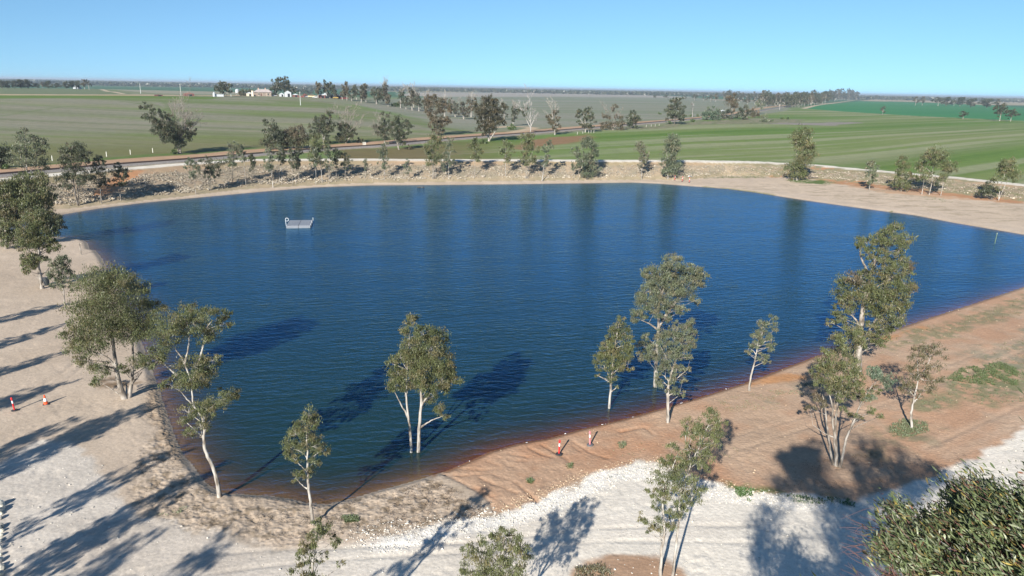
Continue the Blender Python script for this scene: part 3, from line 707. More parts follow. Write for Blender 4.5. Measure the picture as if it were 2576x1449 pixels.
SRC_A = build_tree(GT_, 'slender young gum tree with pale trunk on the grey clodded sand', CT, (378, 1105),
  [[(378,1105),(365,980),(347,850),(343,720),(340,620),(335,500),(350,400)], [(340,870),(300,840),(265,800)], [(343,760),(300,720),(250,670)], [(343,690),(400,640),(450,610)], [(338,660),(290,620),(230,600)]],
  [(350,380,55),(380,420,50),(310,420,50),(330,490,70),(260,510,55),(400,520,45),(220,570,45),(240,620,50),(310,590,60),(380,590,50),(190,650,30),(450,610,40),(480,640,20),(270,680,40),(380,690,45),(290,760,40),(260,800,30),(340,760,40)],
  'olive', 'pale', .12, .75, fr=A7)
SRC_C = build_tree(GT_, 'twin-trunked gum tree standing in the lake near the sandy bend', CT, (1052, 1137),
  [[(1052,1137),(1056,1060),(1060,1000),(1058,950),(1080,880)], [(1035,1133),(1030,1070),(1022,1000),(1024,930),(1030,850)], [(1058,1075),(1085,1058),(1118,1045)], [(1060,1020),(1085,985),(1110,960)], [(1027,1050),(1005,1010),(990,980)]],
  [(1040,805,18),(1020,825,18),(1065,840,25),(1100,850,25),(1085,880,40),(1040,870,30),(1005,900,25),(1050,910,35),(1110,905,30),(1140,950,22),(1000,940,25),(1060,945,35),(1110,945,30),(985,915,15),(1000,965,22),(1030,960,25),(1075,970,25),(1120,975,20),(1085,1000,18),(1105,1025,16),(1120,1045,10),(1020,985,15),(1128,925,22)],
  'olive', 'pale', .20, 1.1, zbase=0.0)
SRC_F = build_tree(GT_, 'smaller gum tree with bare pale stem standing in the lake', CT, (240, 1330),
  [[(240,1330),(252,1200),(258,1120),(270,1000),(290,850),(310,740)], [(256,1150),(235,1090),(200,1020)], [(262,1090),(310,1050),(370,1040)], [(250,1215),(280,1195),(300,1175)]],
  [(320,710,30),(300,760,50),(270,800,50),(350,800,55),(380,830,40),(290,870,75),(370,880,50),(230,900,50),(280,950,80),(200,970,60),(340,960,60),(390,960,35),(160,990,40),(260,1030,60),(180,1040,45),(320,1050,45),(380,1050,30),(160,1100,18),(260,1110,45),(300,1180,14)],
  'olive', 'pale', .15, 1.0, fr=AW, zbase=0.0)
build_tree(GT_, 'tall spreading gum tree standing in the lake behind the slim shore tree', CT, (568, 1178),
  [[(568,1178),(570,1080),(575,980),(590,750),(590,600),(640,450),(690,300)], [(588,760),(640,690),(700,600),(780,520)], [(580,770),(520,730),(450,700)], [(620,700),(720,560),(830,440)]],
  [(680,290,55),(720,270,30),(640,310,40),(540,380,60),(620,370,55),(720,350,50),(800,340,50),(870,380,60),(920,380,30),(840,430,70),(750,420,70),(660,430,70),(560,430,60),(500,390,30),(520,500,70),(600,510,70),(700,510,70),(790,510,60),(850,570,35),(460,540,45),(500,590,60),(590,590,60),(690,610,60),(760,640,40),(440,670,50),(420,700,30),(480,680,30),(560,660,40),(640,680,50),(500,830,35),(490,890,50,'dark')],
  'grey', 'grey', .27, 1.05, fr=AW, zbase=0.0)
SRC_B = build_tree(GT_, 'slim pale gum tree on the red shore in front of the tall flooded tree', CT, (657, 1430),
  [[(657,1430),(655,1300),(660,1180),(680,1090),(710,1000),(740,900),(790,760)], [(665,1170),(720,1120),(790,1060)], [(660,1240),(700,1225),(750,1225)], [(690,1060),(650,980),(600,880)], [(670,1150),(630,1100),(590,1090)]],
  [(820,720,35),(780,760,50),(720,720,20),(720,780,50),(810,800,50),(840,850,30),(700,830,55),(620,800,55),(760,860,60),(630,860,50),(820,900,30),(560,920,55),(480,950,40),(700,930,60),(770,950,50),(640,970,60),(540,960,50),(820,970,20),(640,1050,55),(720,1060,50),(790,1050,30),(580,1100,25),(610,1150,40),(690,1130,40),(760,1130,25),(700,1210,35),(750,1230,30),(640,1200,20)],
  'grey', 'pale', .16, .95, fr=AW)
build_tree(GT_, 'small thin white-stemmed gum sapling leaning right at the red shore', CT, (1230, 1205),
  [[(1230,1205),(1240,1120),(1265,1020),(1285,930),(1300,850),(1370,720)], [(1280,950),(1255,920),(1225,905)], [(1270,1000),(1310,985),(1345,985)], [(1290,900),(1340,860),(1390,850)]],
  [(1390,690,30),(1380,730,40),(1330,740,35),(1310,790,40),(1390,790,35),(1280,820,40),(1340,840,50),(1400,870,35),(1250,870,40),(1370,900,35),(1220,920,25),(1300,890,30),(1330,970,40),(1350,1000,25),(1230,950,15)],
  'grey', 'pale', .12, .8, fr=AW)
SRC_E = build_tree(GT_, 'largest gum tree by the right shore, towering over the water with thick grey trunk', CT, (795, 1440),
  [[(795,1440),(795,1310),(800,1180),(830,900),(850,770),(900,570),(940,450),(1000,300)], [(797,1250),(870,1090),(950,960),(1060,860)], [(815,1040),(770,960),(700,900)], [(850,760),(950,680),(1080,600)], [(880,560),(830,450),(800,360)]],
  [(1140,140,45),(1060,170,50),(1020,220,70),(850,280,60),(800,310,40),(960,260,60),(1100,260,70),(1200,260,60),(1010,330,60),(1170,350,60),(880,380,60),(930,450,50),(1040,420,60),(1180,430,50),(1050,490,70),(1150,530,80),(1240,500,45,'brown'),(1250,560,30),(850,570,60),(750,600,70,'brown'),(680,640,70),(960,570,70),(1080,610,80),(1200,640,80),(1260,690,50,'brown'),(840,650,80),(950,690,80),(640,740,70),(740,760,80),(860,760,80),(1010,740,90),(1130,740,80),(1200,800,60),(620,820,40),(720,860,60),(960,820,80),(1080,840,80),(600,890,50),(640,950,50),(920,890,60),(1030,930,80),(1140,950,70),(1170,870,50),(560,990,40),(1000,1030,70),(1100,1040,40),(900,1010,40),(970,1130,70),(880,1090,40),(1010,1170,40)],
  'olive', 'grey', .40, .95, fr=A9)
build_tree(GT_, 'many-stemmed gum tree rising from the deep shade on the red earth', CT, (720, 1270),
  [[(715,1262),(715,1150),(700,1000),(680,900),(690,780),(720,650)], [(722,1262),(700,1050),(715,850),(730,700),(770,550),(830,300)], [(750,1245),(800,1040),(850,920),(930,730),(1020,600),(1090,520)], [(700,1255),(650,1050),(630,850),(600,680)], [(710,1040),(600,990),(520,930)], [(690,800),(640,620),(590,520)]],
  [(860,130,60),(780,180,60),(900,190,60),(720,230,60),(830,250,70),(930,260,40),(660,320,50),(600,310,30),(760,330,70),(600,420,80),(560,480,50),(700,430,80),(820,440,80),(880,480,50),(560,560,50),(650,540,70),(760,550,80),(860,560,70),(700,640,60),(800,660,70),(880,680,50),(900,620,50),(560,720,50,'brown'),(600,760,40,'brown'),(500,800,40,'brown'),(740,720,40),(1010,680,50,'blue'),(950,700,40),(1040,640,40),(840,830,40),(760,800,30),(1000,820,40),(1080,860,30),(900,860,30),(1100,500,60,'blue'),(1140,560,50,'blue'),(1040,510,50,'blue'),(1000,470,30,'blue'),(1150,620,30,'blue')],
  'olive', 'grey', .15, .85, fr=A10)
build_tree(GT_, 'sparse thin-crowned gum tree with bright white trunk on the grassy red earth', CT, (1345, 955),
  [[(1350,955),(1335,870),(1345,760),(1375,640),(1390,560),(1385,400)], [(1350,740),(1390,710),(1430,650)], [(1360,690),(1330,660),(1290,600)], [(1388,560),(1450,470),(1500,360)], [(1388,520),(1440,560),(1540,560)]],
  [(1470,290,55),(1540,300,50),(1400,320,55),(1580,360,40),(1360,370,40),(1450,370,50),(1390,430,50),(1320,500,60),(1400,510,50),(1520,450,60),(1560,560,50),(1470,550,60),(1280,570,50),(1320,630,50),(1250,620,40),(1500,640,40),(1430,640,40),(1410,700,25)],
  (( .125, .115, .06), (.10, .10, .05), (.15, .125, .07)), 'pale', .13, .42, fr=A10)
build_tree(GT_, 'tall two-stemmed gum tree rising from the white gravel at the bottom of the view', CT, (1000, 1452),
  [[(985,1450),(990,1280),(1010,1160),(1000,950),(1040,800),(1100,640)], [(1065,1448),(1095,1200),(1110,1050),(1120,900),(1190,700),(1240,600),(1300,450)], [(1000,1200),(930,1130),(880,1060)], [(1110,1080),(1180,960),(1230,860)], [(1190,700),(1150,560),(1170,460)]],
  [(1340,370,50),(1290,410,40),(1380,430,40),(1160,430,45),(1220,460,50),(1310,470,60),(1370,510,45),(1170,510,45),(1250,540,60),(1330,570,50),(1240,630,60),(1300,650,45),(1180,600,40),(1060,600,40),(1020,680,50),(1100,660,60),(1180,680,40),(1260,720,45),(1040,750,70),(1130,760,70),(960,770,40),(980,850,60),(1080,840,70),(1180,850,60),(1240,880,40),(930,900,40),(1010,930,60),(1110,930,60),(1200,930,50),(960,990,40),(1050,1020,50),(1130,1020,50),(870,1060,35),(920,1110,40),(1020,1090,50),(900,1150,25),(1060,1110,40),(980,1140,40)],
  'olive', 'pale', .115, .62, fr=A8)
build_tree(GT_, 'gum treetop at the bottom edge in front of the slender shore tree', CT, (383, 2190),
  [[(375,2190),(378,1800),(375,1449),(380,1300),(420,1130)], [(378,1620),(450,1480),(545,1390)], [(376,1600),(330,1500),(300,1400)]],
  [(420,1110,40),(470,1130,40),(380,1160,40),(430,1190,50),(350,1210,45),(520,1210,40),(540,1230,30),(330,1270,45),(400,1260,45),(300,1310,45),(450,1310,25),(560,1370,25),(350,1350,40),(280,1380,50),(300,1440,60),(350,1440,50),(420,1350,25),(270,1500,60),(340,1520,60),(430,1480,30)],
  'olive', 'pale', .10, .62, fr=A7)
build_tree(GT_, 'broad rounded gum treetop at the bottom edge over the white gravel road', CT, (1252, 1655),
  [[(1252,1655),(1250,1560),(1252,1480),(1262,1400),(1272,1340)], [(1250,1540),(1220,1450),(1185,1400)], [(1251,1520),(1290,1440),(1315,1395)]],
  [(1270,1335,16),(1250,1345,18),(1300,1350,18),(1225,1365,20),(1280,1370,25),(1318,1382,18),(1180,1390,20),(1210,1400,25),(1250,1395,28),(1300,1400,28),(1328,1402,13),(1160,1425,18),(1200,1435,28),(1250,1430,30),(1300,1435,28),(1180,1460,28),(1240,1470,32),(1300,1470,28)],
  'olive', 'pale', .10, .7)
build_tree(GT_, 'leafy gum tree with thick trunk beside the small block on the left sand', CT, (450, 1378),
  [[(450,1378),(430,1250),(410,1130),(420,1000),(380,850),(390,600)], [(462,1310),(415,1180),(400,1080)], [(420,1010),(500,880),(580,740)], [(415,1120),(330,1000),(270,860)], [(440,1230),(510,1180),(530,1150)]],
  [(390,550,60),(350,640,80),(450,640,70),(280,720,80),(420,730,100),(520,620,70),(550,680,80,'dark'),(600,640,60,'dark'),(660,700,50,'dark'),(560,770,60),(260,830,70),(380,850,90),(240,920,60),(460,860,60),(560,880,50),(600,930,50),(550,940,50),(330,940,70),(290,1060,60),(360,1060,60),(260,1110,35),(330,1140,60),(440,1060,40),(480,1060,30),(300,1200,35)],
  'olive', 'grey', .33, 1.25, fr=AL)
build_tree(GT_, 'small upright gum sapling with thin grey stem on the left sand', CT, (695, 1597),
  [[(695,1597),(680,1400),(670,1200),(670,1050)]],
  [(670,1050,50),(690,1100,60),(620,1110,60),(560,1110,45),(720,1170,50),(590,1190,60),(680,1200,70),(560,1270,40),(640,1260,60),(740,1260,45),(600,1320,50),(690,1330,60),(750,1380,30),(580,1370,20)],
  'grey', 'grey', .12, .85, fr=AL)
build_tree(GT_, 'dense wide gum tree behind the thick-trunked tree on the left sand', CT, (260, 935),
  [[(260,935),(230,760),(190,600),(150,480)], [(258,930),(310,700),(305,500),(320,350)], [(310,560),(420,420),(460,330)], [(230,740),(140,620),(90,520)]],
  [(250,200,70),(430,190,70),(180,260,80),(320,270,80),(460,290,80),(180,370,90),(300,380,90),(420,380,80),(530,400,60),(230,480,80),(360,480,80),(480,470,70),(280,570,70),(170,680,60),(130,300,60),(480,540,60,'dark')],
  'olive', 'grey', .30, 1.15, fr=AL)
build_tree(GT_, 'dense gum tree cut off by the left edge above the pale sand', CT, (60, 955),
  [[(60,955),(60,760),(40,560),(40,400)], [(60,800),(110,640),(150,540)]],
  [(80,290,80),(40,360,80),(100,470,80),(40,560,70),(150,560,80),(60,680,70),(100,780,70),(40,830,60),(150,850,50),(60,900,45),(-60,420,90),(-60,560,90),(-50,720,90),(170,760,50),(-30,300,80),(190,640,60)],
  'olive', 'grey', .26, 1.15, fr=AL)
build_tree(GT_, 'tall open gum tree rising behind the left sand against the railway', CT, (285, 1345),
  [[(285,1345),(272,1040),(265,900),(250,650)], [(275,1100),(340,950),(400,800)], [(272,1000),(210,880),(200,720)]],
  [(240,620,40),(210,680,50),(330,690,40,'dark'),(260,740,50),(430,710,40,'dark'),(400,780,60),(200,800,60),(280,850,60),(420,830,40,'dark'),(150,900,60),(230,950,50),(340,930,60),(460,900,50,'dark'),(440,960,50,'dark'),(120,800,40),(330,820,45)],
  'grey', 'pale', .20, .6, fr=R1)
build_tree(GT_, 'dark green tree at the left edge beside the dirt road', 'tree', (5, 985), [[(5,985),(10,900),(20,800)]], [(20,800,60),(60,860,50),(20,900,60),(-40,820,70),(-30,900,70),(40,960,40)], 'dark', 'dark', .3, 1.3, fr=R1)
build_tree(GT_, 'dark twin-stemmed gum tree at the left foot of the rock bank', CT, (785, 1362),
  [[(785,1362),(750,1200),(725,1000),(720,900),(720,780)], [(792,1330),(780,1150),(850,1060),(890,1000)], [(728,1020),(790,900),(810,800)], [(760,1240),(690,1130),(650,1080)]],
  [(770,760,40),(690,780,60),(800,790,60),(850,840,50),(650,850,50),(730,860,70),(800,890,50),(640,910,50),(700,960,60),(850,920,40),(790,980,50),(640,1080,60),(720,1050,60),(860,1060,60),(900,1060,40),(680,1160,40),(820,1120,50)],
  'dark', 'dark', .2, .75, fr=R1)
build_tree('gum_sapling', 'spindly dark sapling just left of the twin-stemmed bank tree', 'sapling', (690, 1335), [[(690,1335),(665,1200),(640,1110)]], [(650,1110,40),(630,1160,30),(640,1060,30)], 'dark', 'dark', .09, .6, fr=R1)
build_tree(GT_, 'narrow dark gum tree left of the orange earth scar on the bank', CT, (1020, 1342),
  [[(1020,1342),(1010,1200),(990,1080),(1000,950)]], [(1000,880,35),(960,930,40),(1030,940,40),(950,1000,50),(1030,1020,50),(990,1080,60),(1070,1110,40),(940,1090,30),(1010,1160,40)], 'dark', 'grey', .14, .75, fr=R1)
build_tree('gum_sapling', 'tiny sapling in front of the orange earth scar', 'sapling', (1080, 1292), [[(1080,1292),(1075,1200),(1070,1120)]], [(1070,1110,30),(1080,1160,25)], 'dark', 'grey', .07, .5, fr=R1)
build_tree(GT_, 'dark gum tree standing before the orange earth scar of the bank', CT, (1215, 1312),
  [[(1215,1312),(1205,1200),(1200,1090),(1185,960)]], [(1185,950,35),(1200,1000,40),(1160,1020,40),(1250,1010,40),(1220,1060,50),(1160,1080,40),(1270,1080,35),(1170,1160,30),(1230,1140,40)], 'dark', 'grey', .13, .9, fr=R1)
build_tree('half_dead_tree', 'big half-dead tree with bare grey top branches at the left field edge', 'gum tree', (1815, 842),
  [[(1815,842),(1810,760),(1790,640)], [(1800,830),(1780,740),(1740,660)], [(1812,760),(1690,590),(1500,470)], [(1812,740),(1880,640),(1950,560)]],
  [(1450,370,35),(1510,380,35),(1540,430,30),(1460,470,35),(1520,490,45),(1570,520,40),(1610,410,25),(1640,460,40),(1700,470,40),(1620,540,55),(1680,580,70),(1740,560,60),(1570,610,45),(1640,640,50),(1760,640,70),(1700,680,60),(1780,710,50),(1660,700,40),(1850,600,40),(1890,560,40),(1930,540,30),(1880,680,40),(1920,640,35),(1960,600,20),(1950,640,25),(1830,740,40),(1790,770,35)],
  'dark', 'grey', .42, 1.1, dead=[((1812,700), [(1690,290),(1750,280),(1790,360),(1850,330),(1900,330),(1960,400),(2010,470),(1640,350),(1990,500),(1840,450),(1720,350),(1930,420)])], fr=R1)
build_tree('bush', 'bright green bush at the foot of the half-dead tree', 'bush', (1752, 848), [[(1752,848),(1752,830)]], [(1752,828,24),(1735,838,16),(1770,838,16)], 'green', 'dark', .1, 1.2, fr=R1)
build_tree('bush', 'bright green bush under the dark tree at the left edge', 'bush', (45, 1000), [[(45,1000),(45,985)]], [(40,975,30),(65,985,24),(15,985,24)], 'green', 'dark', .1, 1.2, fr=R1)
# ---- along the railway
build_tree(GT_, 'bushy tree with a bare lopsided top behind the bank saplings', 'tree', (170, 800), [[(170,800),(170,700),(140,580)]], [(100,520,35),(180,550,45),(80,610,20),(160,590,30),(200,640,70),(120,680,60),(150,740,60),(220,720,60),(70,740,40)], 'dark', 'grey', .3, 1.1, fr=R2)
build_tree(GT_, 'brownish broad bush tree behind the bank saplings', 'tree', (370, 790), [[(370,790),(370,700),(380,620)]], [(330,620,70,'brown'),(250,690,80),(420,600,60,'brown'),(450,670,80,'brown'),(380,720,70),(300,740,60),(480,730,60,'olive'),(350,660,60,'brown')], 'dark', 'grey', .3, 1.2, fr=R2)
build_tree(GT_, 'ragged tree with an exposed pale limb left of the fan of bare branches', 'tree', (680, 745), [[(680,745),(670,650),(620,600),(540,590)], [(680,700),(720,560),(750,450)]], [(640,500,50),(720,470,50),(750,440,30),(700,530,60),(760,540,50),(660,600,60),(720,600,60),(620,560,40),(700,670,40),(600,660,50,'olive'),(540,640,50),(560,560,40),(720,720,35)], 'dark', 'pale', .3, .95, fr=R2)
build_tree('half_dead_tree', 'half-dead tree with a wide fan of bare branches by the dirt road', 'gum tree', (905, 738), [[(905,738),(900,660),(880,600)], [(905,720),(960,660),(1010,630)]],
  [(860,560,40),(880,620,60),(900,680,60),(850,680,50),(950,640,40),(980,600,30),(840,560,30),(920,560,40),(1010,640,20),(830,700,30)], 'dark', 'grey', .38, 1.1, dead=[((900,650), [(790,430),(830,410),(880,395),(920,390),(960,400),(1000,430),(1050,500),(1080,520),(1060,560),(850,450),(980,470)])], fr=R2)
build_tree('bush', 'low dark shrub right of the fan-branched tree', 'bush', (1040, 735), [[(1040,735),(1040,715)]], [(1050,705,26),(1020,718,22),(1075,715,18)], 'dark', 'dark', .1, 1.1, fr=R2)
build_tree('half_dead_tree', 'gum tree with bare left side and thin top beside the dirt road', 'gum tree', (1300, 742), [[(1300,742),(1290,650),(1300,520),(1280,450)], [(1298,700),(1230,630),(1190,600)]],
  [(1270,440,25),(1330,450,30),(1240,560,50),(1300,520,50),(1280,600,60),(1240,640,40),(1310,660,50),(1330,600,40)], 'dark', 'grey', .34, .95, dead=[((1280,640), [(1210,480),(1160,560),(1195,600),(1175,650),(1240,470)])], fr=R2)
build_tree(GT_, 'round-crowned tree on this side of the railway right of the bare-sided one', 'gum tree', (1440, 802), [[(1440,802),(1425,740),(1430,690),(1450,560)], [(1425,735),(1390,650),(1380,580)], [(1430,720),(1490,650),(1530,600)]],
  [(1440,490,40),(1500,530,40),(1400,520,40),(1540,570,40),(1380,580,50),(1450,590,60),(1520,620,40),(1400,640,50),(1470,660,50),(1430,700,40),(1350,640,30),(1470,740,30)], 'dark', 'grey', .32, 1.0, fr=R2)
build_tree(GT_, 'dense top-heavy brownish gum tree across the railway, left of its similar neighbour', 'gum tree', (1845, 655), [[(1845,655),(1830,590),(1800,480),(1770,350)], [(1848,640),(1880,540),(1890,380)]],
  [(1740,280,40),(1720,330,50),(1800,330,60),(1880,330,50),(1930,350,30),(1740,400,50),(1820,410,60),(1900,400,50),(1760,480,50),(1830,490,60),(1900,480,50),(1770,550,40),(1840,560,60),(1930,520,40),(1800,610,40),(1860,620,40),(1790,270,35)], 'brown', 'pale', .42, 1.15, fr=R2)
build_tree(GT_, 'dense top-heavy gum tree on this side of the railway with white forked trunk', 'gum tree', (2345, 718), [[(2345,718),(2335,670),(2300,600),(2280,450)], [(2347,700),(2420,600),(2460,520),(2440,420)], [(2338,660),(2350,500),(2350,350)]],
  [(2300,310,50),(2360,290,40),(2410,310,40),(2240,350,50),(2320,380,60),(2400,380,60),(2230,420,50),(2300,450,60),(2380,450,60),(2440,420,50),(2480,370,40),(2250,500,50),(2330,520,60),(2400,520,60),(2460,500,50),(2290,580,50),(2360,590,50),(2240,590,35),(2300,640,30),(2500,540,30)], ((.075,.068,.038),(.06,.06,.032),(.10,.082,.046)), 'pale', .46, 1.15, fr=R2)
build_tree('bush', 'green shrub left of the white forked trunk by the railway', 'bush', (2290, 742), [[(2290,742),(2290,725)]], [(2290,715,30),(2265,725,22),(2310,728,20)], 'green', 'dark', .1, 1.1, fr=R2)
build_tree('bush', 'bright green round shrub by the road junction', 'bush', (2570, 600), [[(2570,600),(2570,585)]], [(2570,570,32),(2550,585,24),(2590,580,26)], 'green', 'dark', .1, 1.2, fr=R2)
build_tree('bush', 'low reddish-brown shrub on this side of the railway', 'bush', (1545, 800), [[(1545,800),(1545,785)]], [(1545,775,24),(1525,788,20),(1565,786,20)], 'brown', 'dark', .1, 1.0, fr=R2)
build_tree('dead_tree', 'bleached dead tree with bare spreading limbs by the road junction', 'dead tree', (185, 638), [[(185,638),(190,540),(165,420)], [(188,580),(120,450),(80,380)], [(190,560),(230,480),(250,440)]],
  [(90,400,28,'dark'),(125,395,30,'dark'),(60,385,22,'dark'),(115,450,34,'dark')], 'dark', 'dead', .32, .9, dead=[((180,520), [(60,350),(100,370),(175,262),(220,400),(260,440),(250,510),(140,330),(200,330)])], fr=R3)
build_tree('half_dead_tree', 'narrow gum tree with bare white tips and pale lower trunk by the railway', 'gum tree', (432, 653), [[(432,653),(430,590),(410,500),(400,430)], [(430,600),(460,520),(450,440)]],
  [(400,440,30),(380,480,40),(440,430,40),(460,480,35),(410,520,50),(450,560,40),(440,610,30),(370,500,20),(480,560,15)], 'brown', 'pale', .34, 1.1, dead=[((410,500), [(370,350),(400,330),(430,365),(330,420),(455,385)])], fr=R3)
build_tree(GT_, 'open gum tree with hanging dark clumps and stout white trunk by the railway', 'gum tree', (737, 628), [[(737,628),(738,570),(730,470),(700,420)], [(738,580),(790,520),(800,480)], [(736,560),(690,500),(665,430)]],
  [(665,410,35),(750,400,40),(700,430,30),(670,460,30),(770,450,40),(740,490,40),(800,490,30),(835,515,22),(680,530,30),(760,550,50),(800,570,25),(720,560,30)], 'dark', 'pale', .36, 1.05, fr=R3)
build_tree('half_dead_tree', 'fan-shaped many-stemmed tree with thin bare crown by the railway', 'gum tree', (1010, 605), [[(1010,605),(1000,540),(960,440)], [(1012,600),(1040,500),(1040,400)], [(1014,600),(1060,540),(1100,480)]],
  [(1040,370,30),(1020,400,20),(930,460,35),(930,540,40),(930,580,40),(970,480,30),(1000,560,50),(1050,540,40),(1100,490,35),(1110,540,40),(1090,580,40),(1050,470,25)], 'brown', 'grey', .26, .9, dead=[((1010,540), [(1000,400),(1060,420),(930,370),(970,400),(1080,430)])], fr=R3)
build_tree(GT_, 'low spreading dark gum tree right of the fan-shaped one', 'gum tree', (1200, 588), [[(1200,588),(1210,540),(1230,480)], [(1200,580),(1180,530),(1185,480)]], [(1210,440,35),(1180,480,40),(1250,460,40),(1270,490,35),(1220,500,50),(1180,530,40),(1210,550,50),(1270,500,20)], 'dark', 'grey', .26, 1.0, fr=R3)
build_tree(GT_, 'layered dark gum tree standing alone beside the railway', 'gum tree', (1635, 545), [[(1635,545),(1640,480),(1630,400),(1640,310)], [(1636,500),(1690,440),(1700,400)], [(1635,470),(1590,430),(1570,410)]],
  [(1650,300,35),(1710,295,30),(1610,310,30),(1650,350,50),(1590,360,30),(1710,380,35),(1640,390,50),(1680,420,50),(1560,420,30),(1620,440,50),(1700,450,35),(1650,480,50),(1590,480,35),(1690,490,40)], 'dark', 'dark', .36, 1.05, fr=R3)
build_tree('bush', 'green bush at the foot of the layered dark tree', 'bush', (1575, 545), [[(1575,545),(1575,535)]], [(1575,530,22),(1600,535,16)], 'green', 'dark', .1, 1.1, fr=R3)
build_tree('dead_tree', 'bare white dead trunk standing alone beside the road', 'dead tree', (1815, 472), [[(1815,472),(1817,420),(1820,375),(1816,335)]], [], 'dark', 'dead', .3, 1, dead=[((1819,380), [(1808,340),(1826,352)])], fr=R3)
build_tree('bush', 'huge rounded grey-green bush beside the road', 'bush', (2000, 505), [[(2000,505),(2000,470)]], [(2030,370,15),(1980,410,40),(2040,420,40),(1950,450,40),(2010,460,60),(2070,460,40),(1960,490,40),(2040,490,40)], 'blue', 'dark', .3, 1.4, fr=R3)
build_tree(GT_, 'tall thin-topped gum tree behind the roadside thicket', 'gum tree', (2205, 492), [[(2205,492),(2205,400),(2215,300)], [(2205,440),(2240,350),(2245,300)]], [(2180,290,40),(2230,270,40),(2250,310,40),(2200,330,50),(2240,350,40),(2220,390,30)], 'brown', 'pale', .3, .9, fr=R3)
build_tree('bush', 'grey-green thicket right of the huge rounded bush', 'bush', (2150, 495), [[(2150,495),(2150,450)]], [(2110,450,40),(2180,440,50),(2170,400,30),(2130,480,30),(2200,480,30)], ((.07,.085,.055),(.05,.06,.04),(.09,.09,.06)), 'grey', .2, 1.1, fr=R3)
build_tree(GT_, 'wide low gum tree with pale stems in the roadside thicket', 'gum tree', (2320, 498), [[(2320,498),(2315,450),(2300,400)], [(2322,490),(2345,440),(2345,400)]], [(2290,400,40),(2340,390,40),(2370,430,30),(2310,440,50),(2340,470,40),(2280,450,35)], 'dark', 'pale', .26, 1.05, fr=R3)
build_tree('bush', 'brownish shrub at the right end of the roadside thicket', 'bush', (2430, 478), [[(2430,478),(2430,450)]], [(2430,420,40),(2470,430,30),(2400,450,40),(2450,455,30)], 'brown', 'grey', .2, 1.05, fr=R3)
build_tree(GT_, 'thin grey half-bare gum tree above the roadside thicket', 'gum tree', (2485, 440), [[(2485,440),(2485,380),(2490,320)]], [(2480,330,35),(2510,350,30),(2490,380,30)], 'grey', 'grey', .2, .6, fr=R3, dead=[((2488,360), [(2460,310),(2520,310),(2500,295)])])
build_tree('bush', 'grey shrub clump on this side of the road bend', 'bush', (2540, 525), [[(2540,525),(2540,500)]], [(2510,490,25),(2545,470,26),(2545,500,36),(2575,510,26)], 'grey', 'grey', .2, 1.0, fr=R3)
for x, y, r, lab in ((1485,447,12,'lone small round bush in the middle paddock'), (1820,522,22,'low green bush beside the railway right of the lone dark tree'), (1790,470,16,'green bush right beside the bare white dead trunk'), (1745,470,12,'small bush left of the bare white dead trunk'), (1870,470,14,'small bush between the dead trunk and the huge rounded bush')):
    build_tree('bush', lab, 'bush', (x, y), [[(x, y), (x, y-4)]], [(x-r*.4, y-r*.7, r*.7), (x+r*.5, y-r*.6, r*.7)], 'green', 'dark', .08, 1.2, fr=R3)
for x, y, r, lab in ((145,497,20,'left of two green bushes by the sandy scrape in the right paddock'), (200,497,18,'right of two green bushes by the sandy scrape in the right paddock'), (28,520,18,'bush at the near end of the sandy scrape')):
    build_tree('bush', lab, 'bush', (x, y), [[(x, y), (x, y-4)]], [(x-r*.4, y-r*.6, r*.7), (x+r*.5, y-r*.6, r*.7)], 'green', 'dark', .08, 1.2, fr=R4)
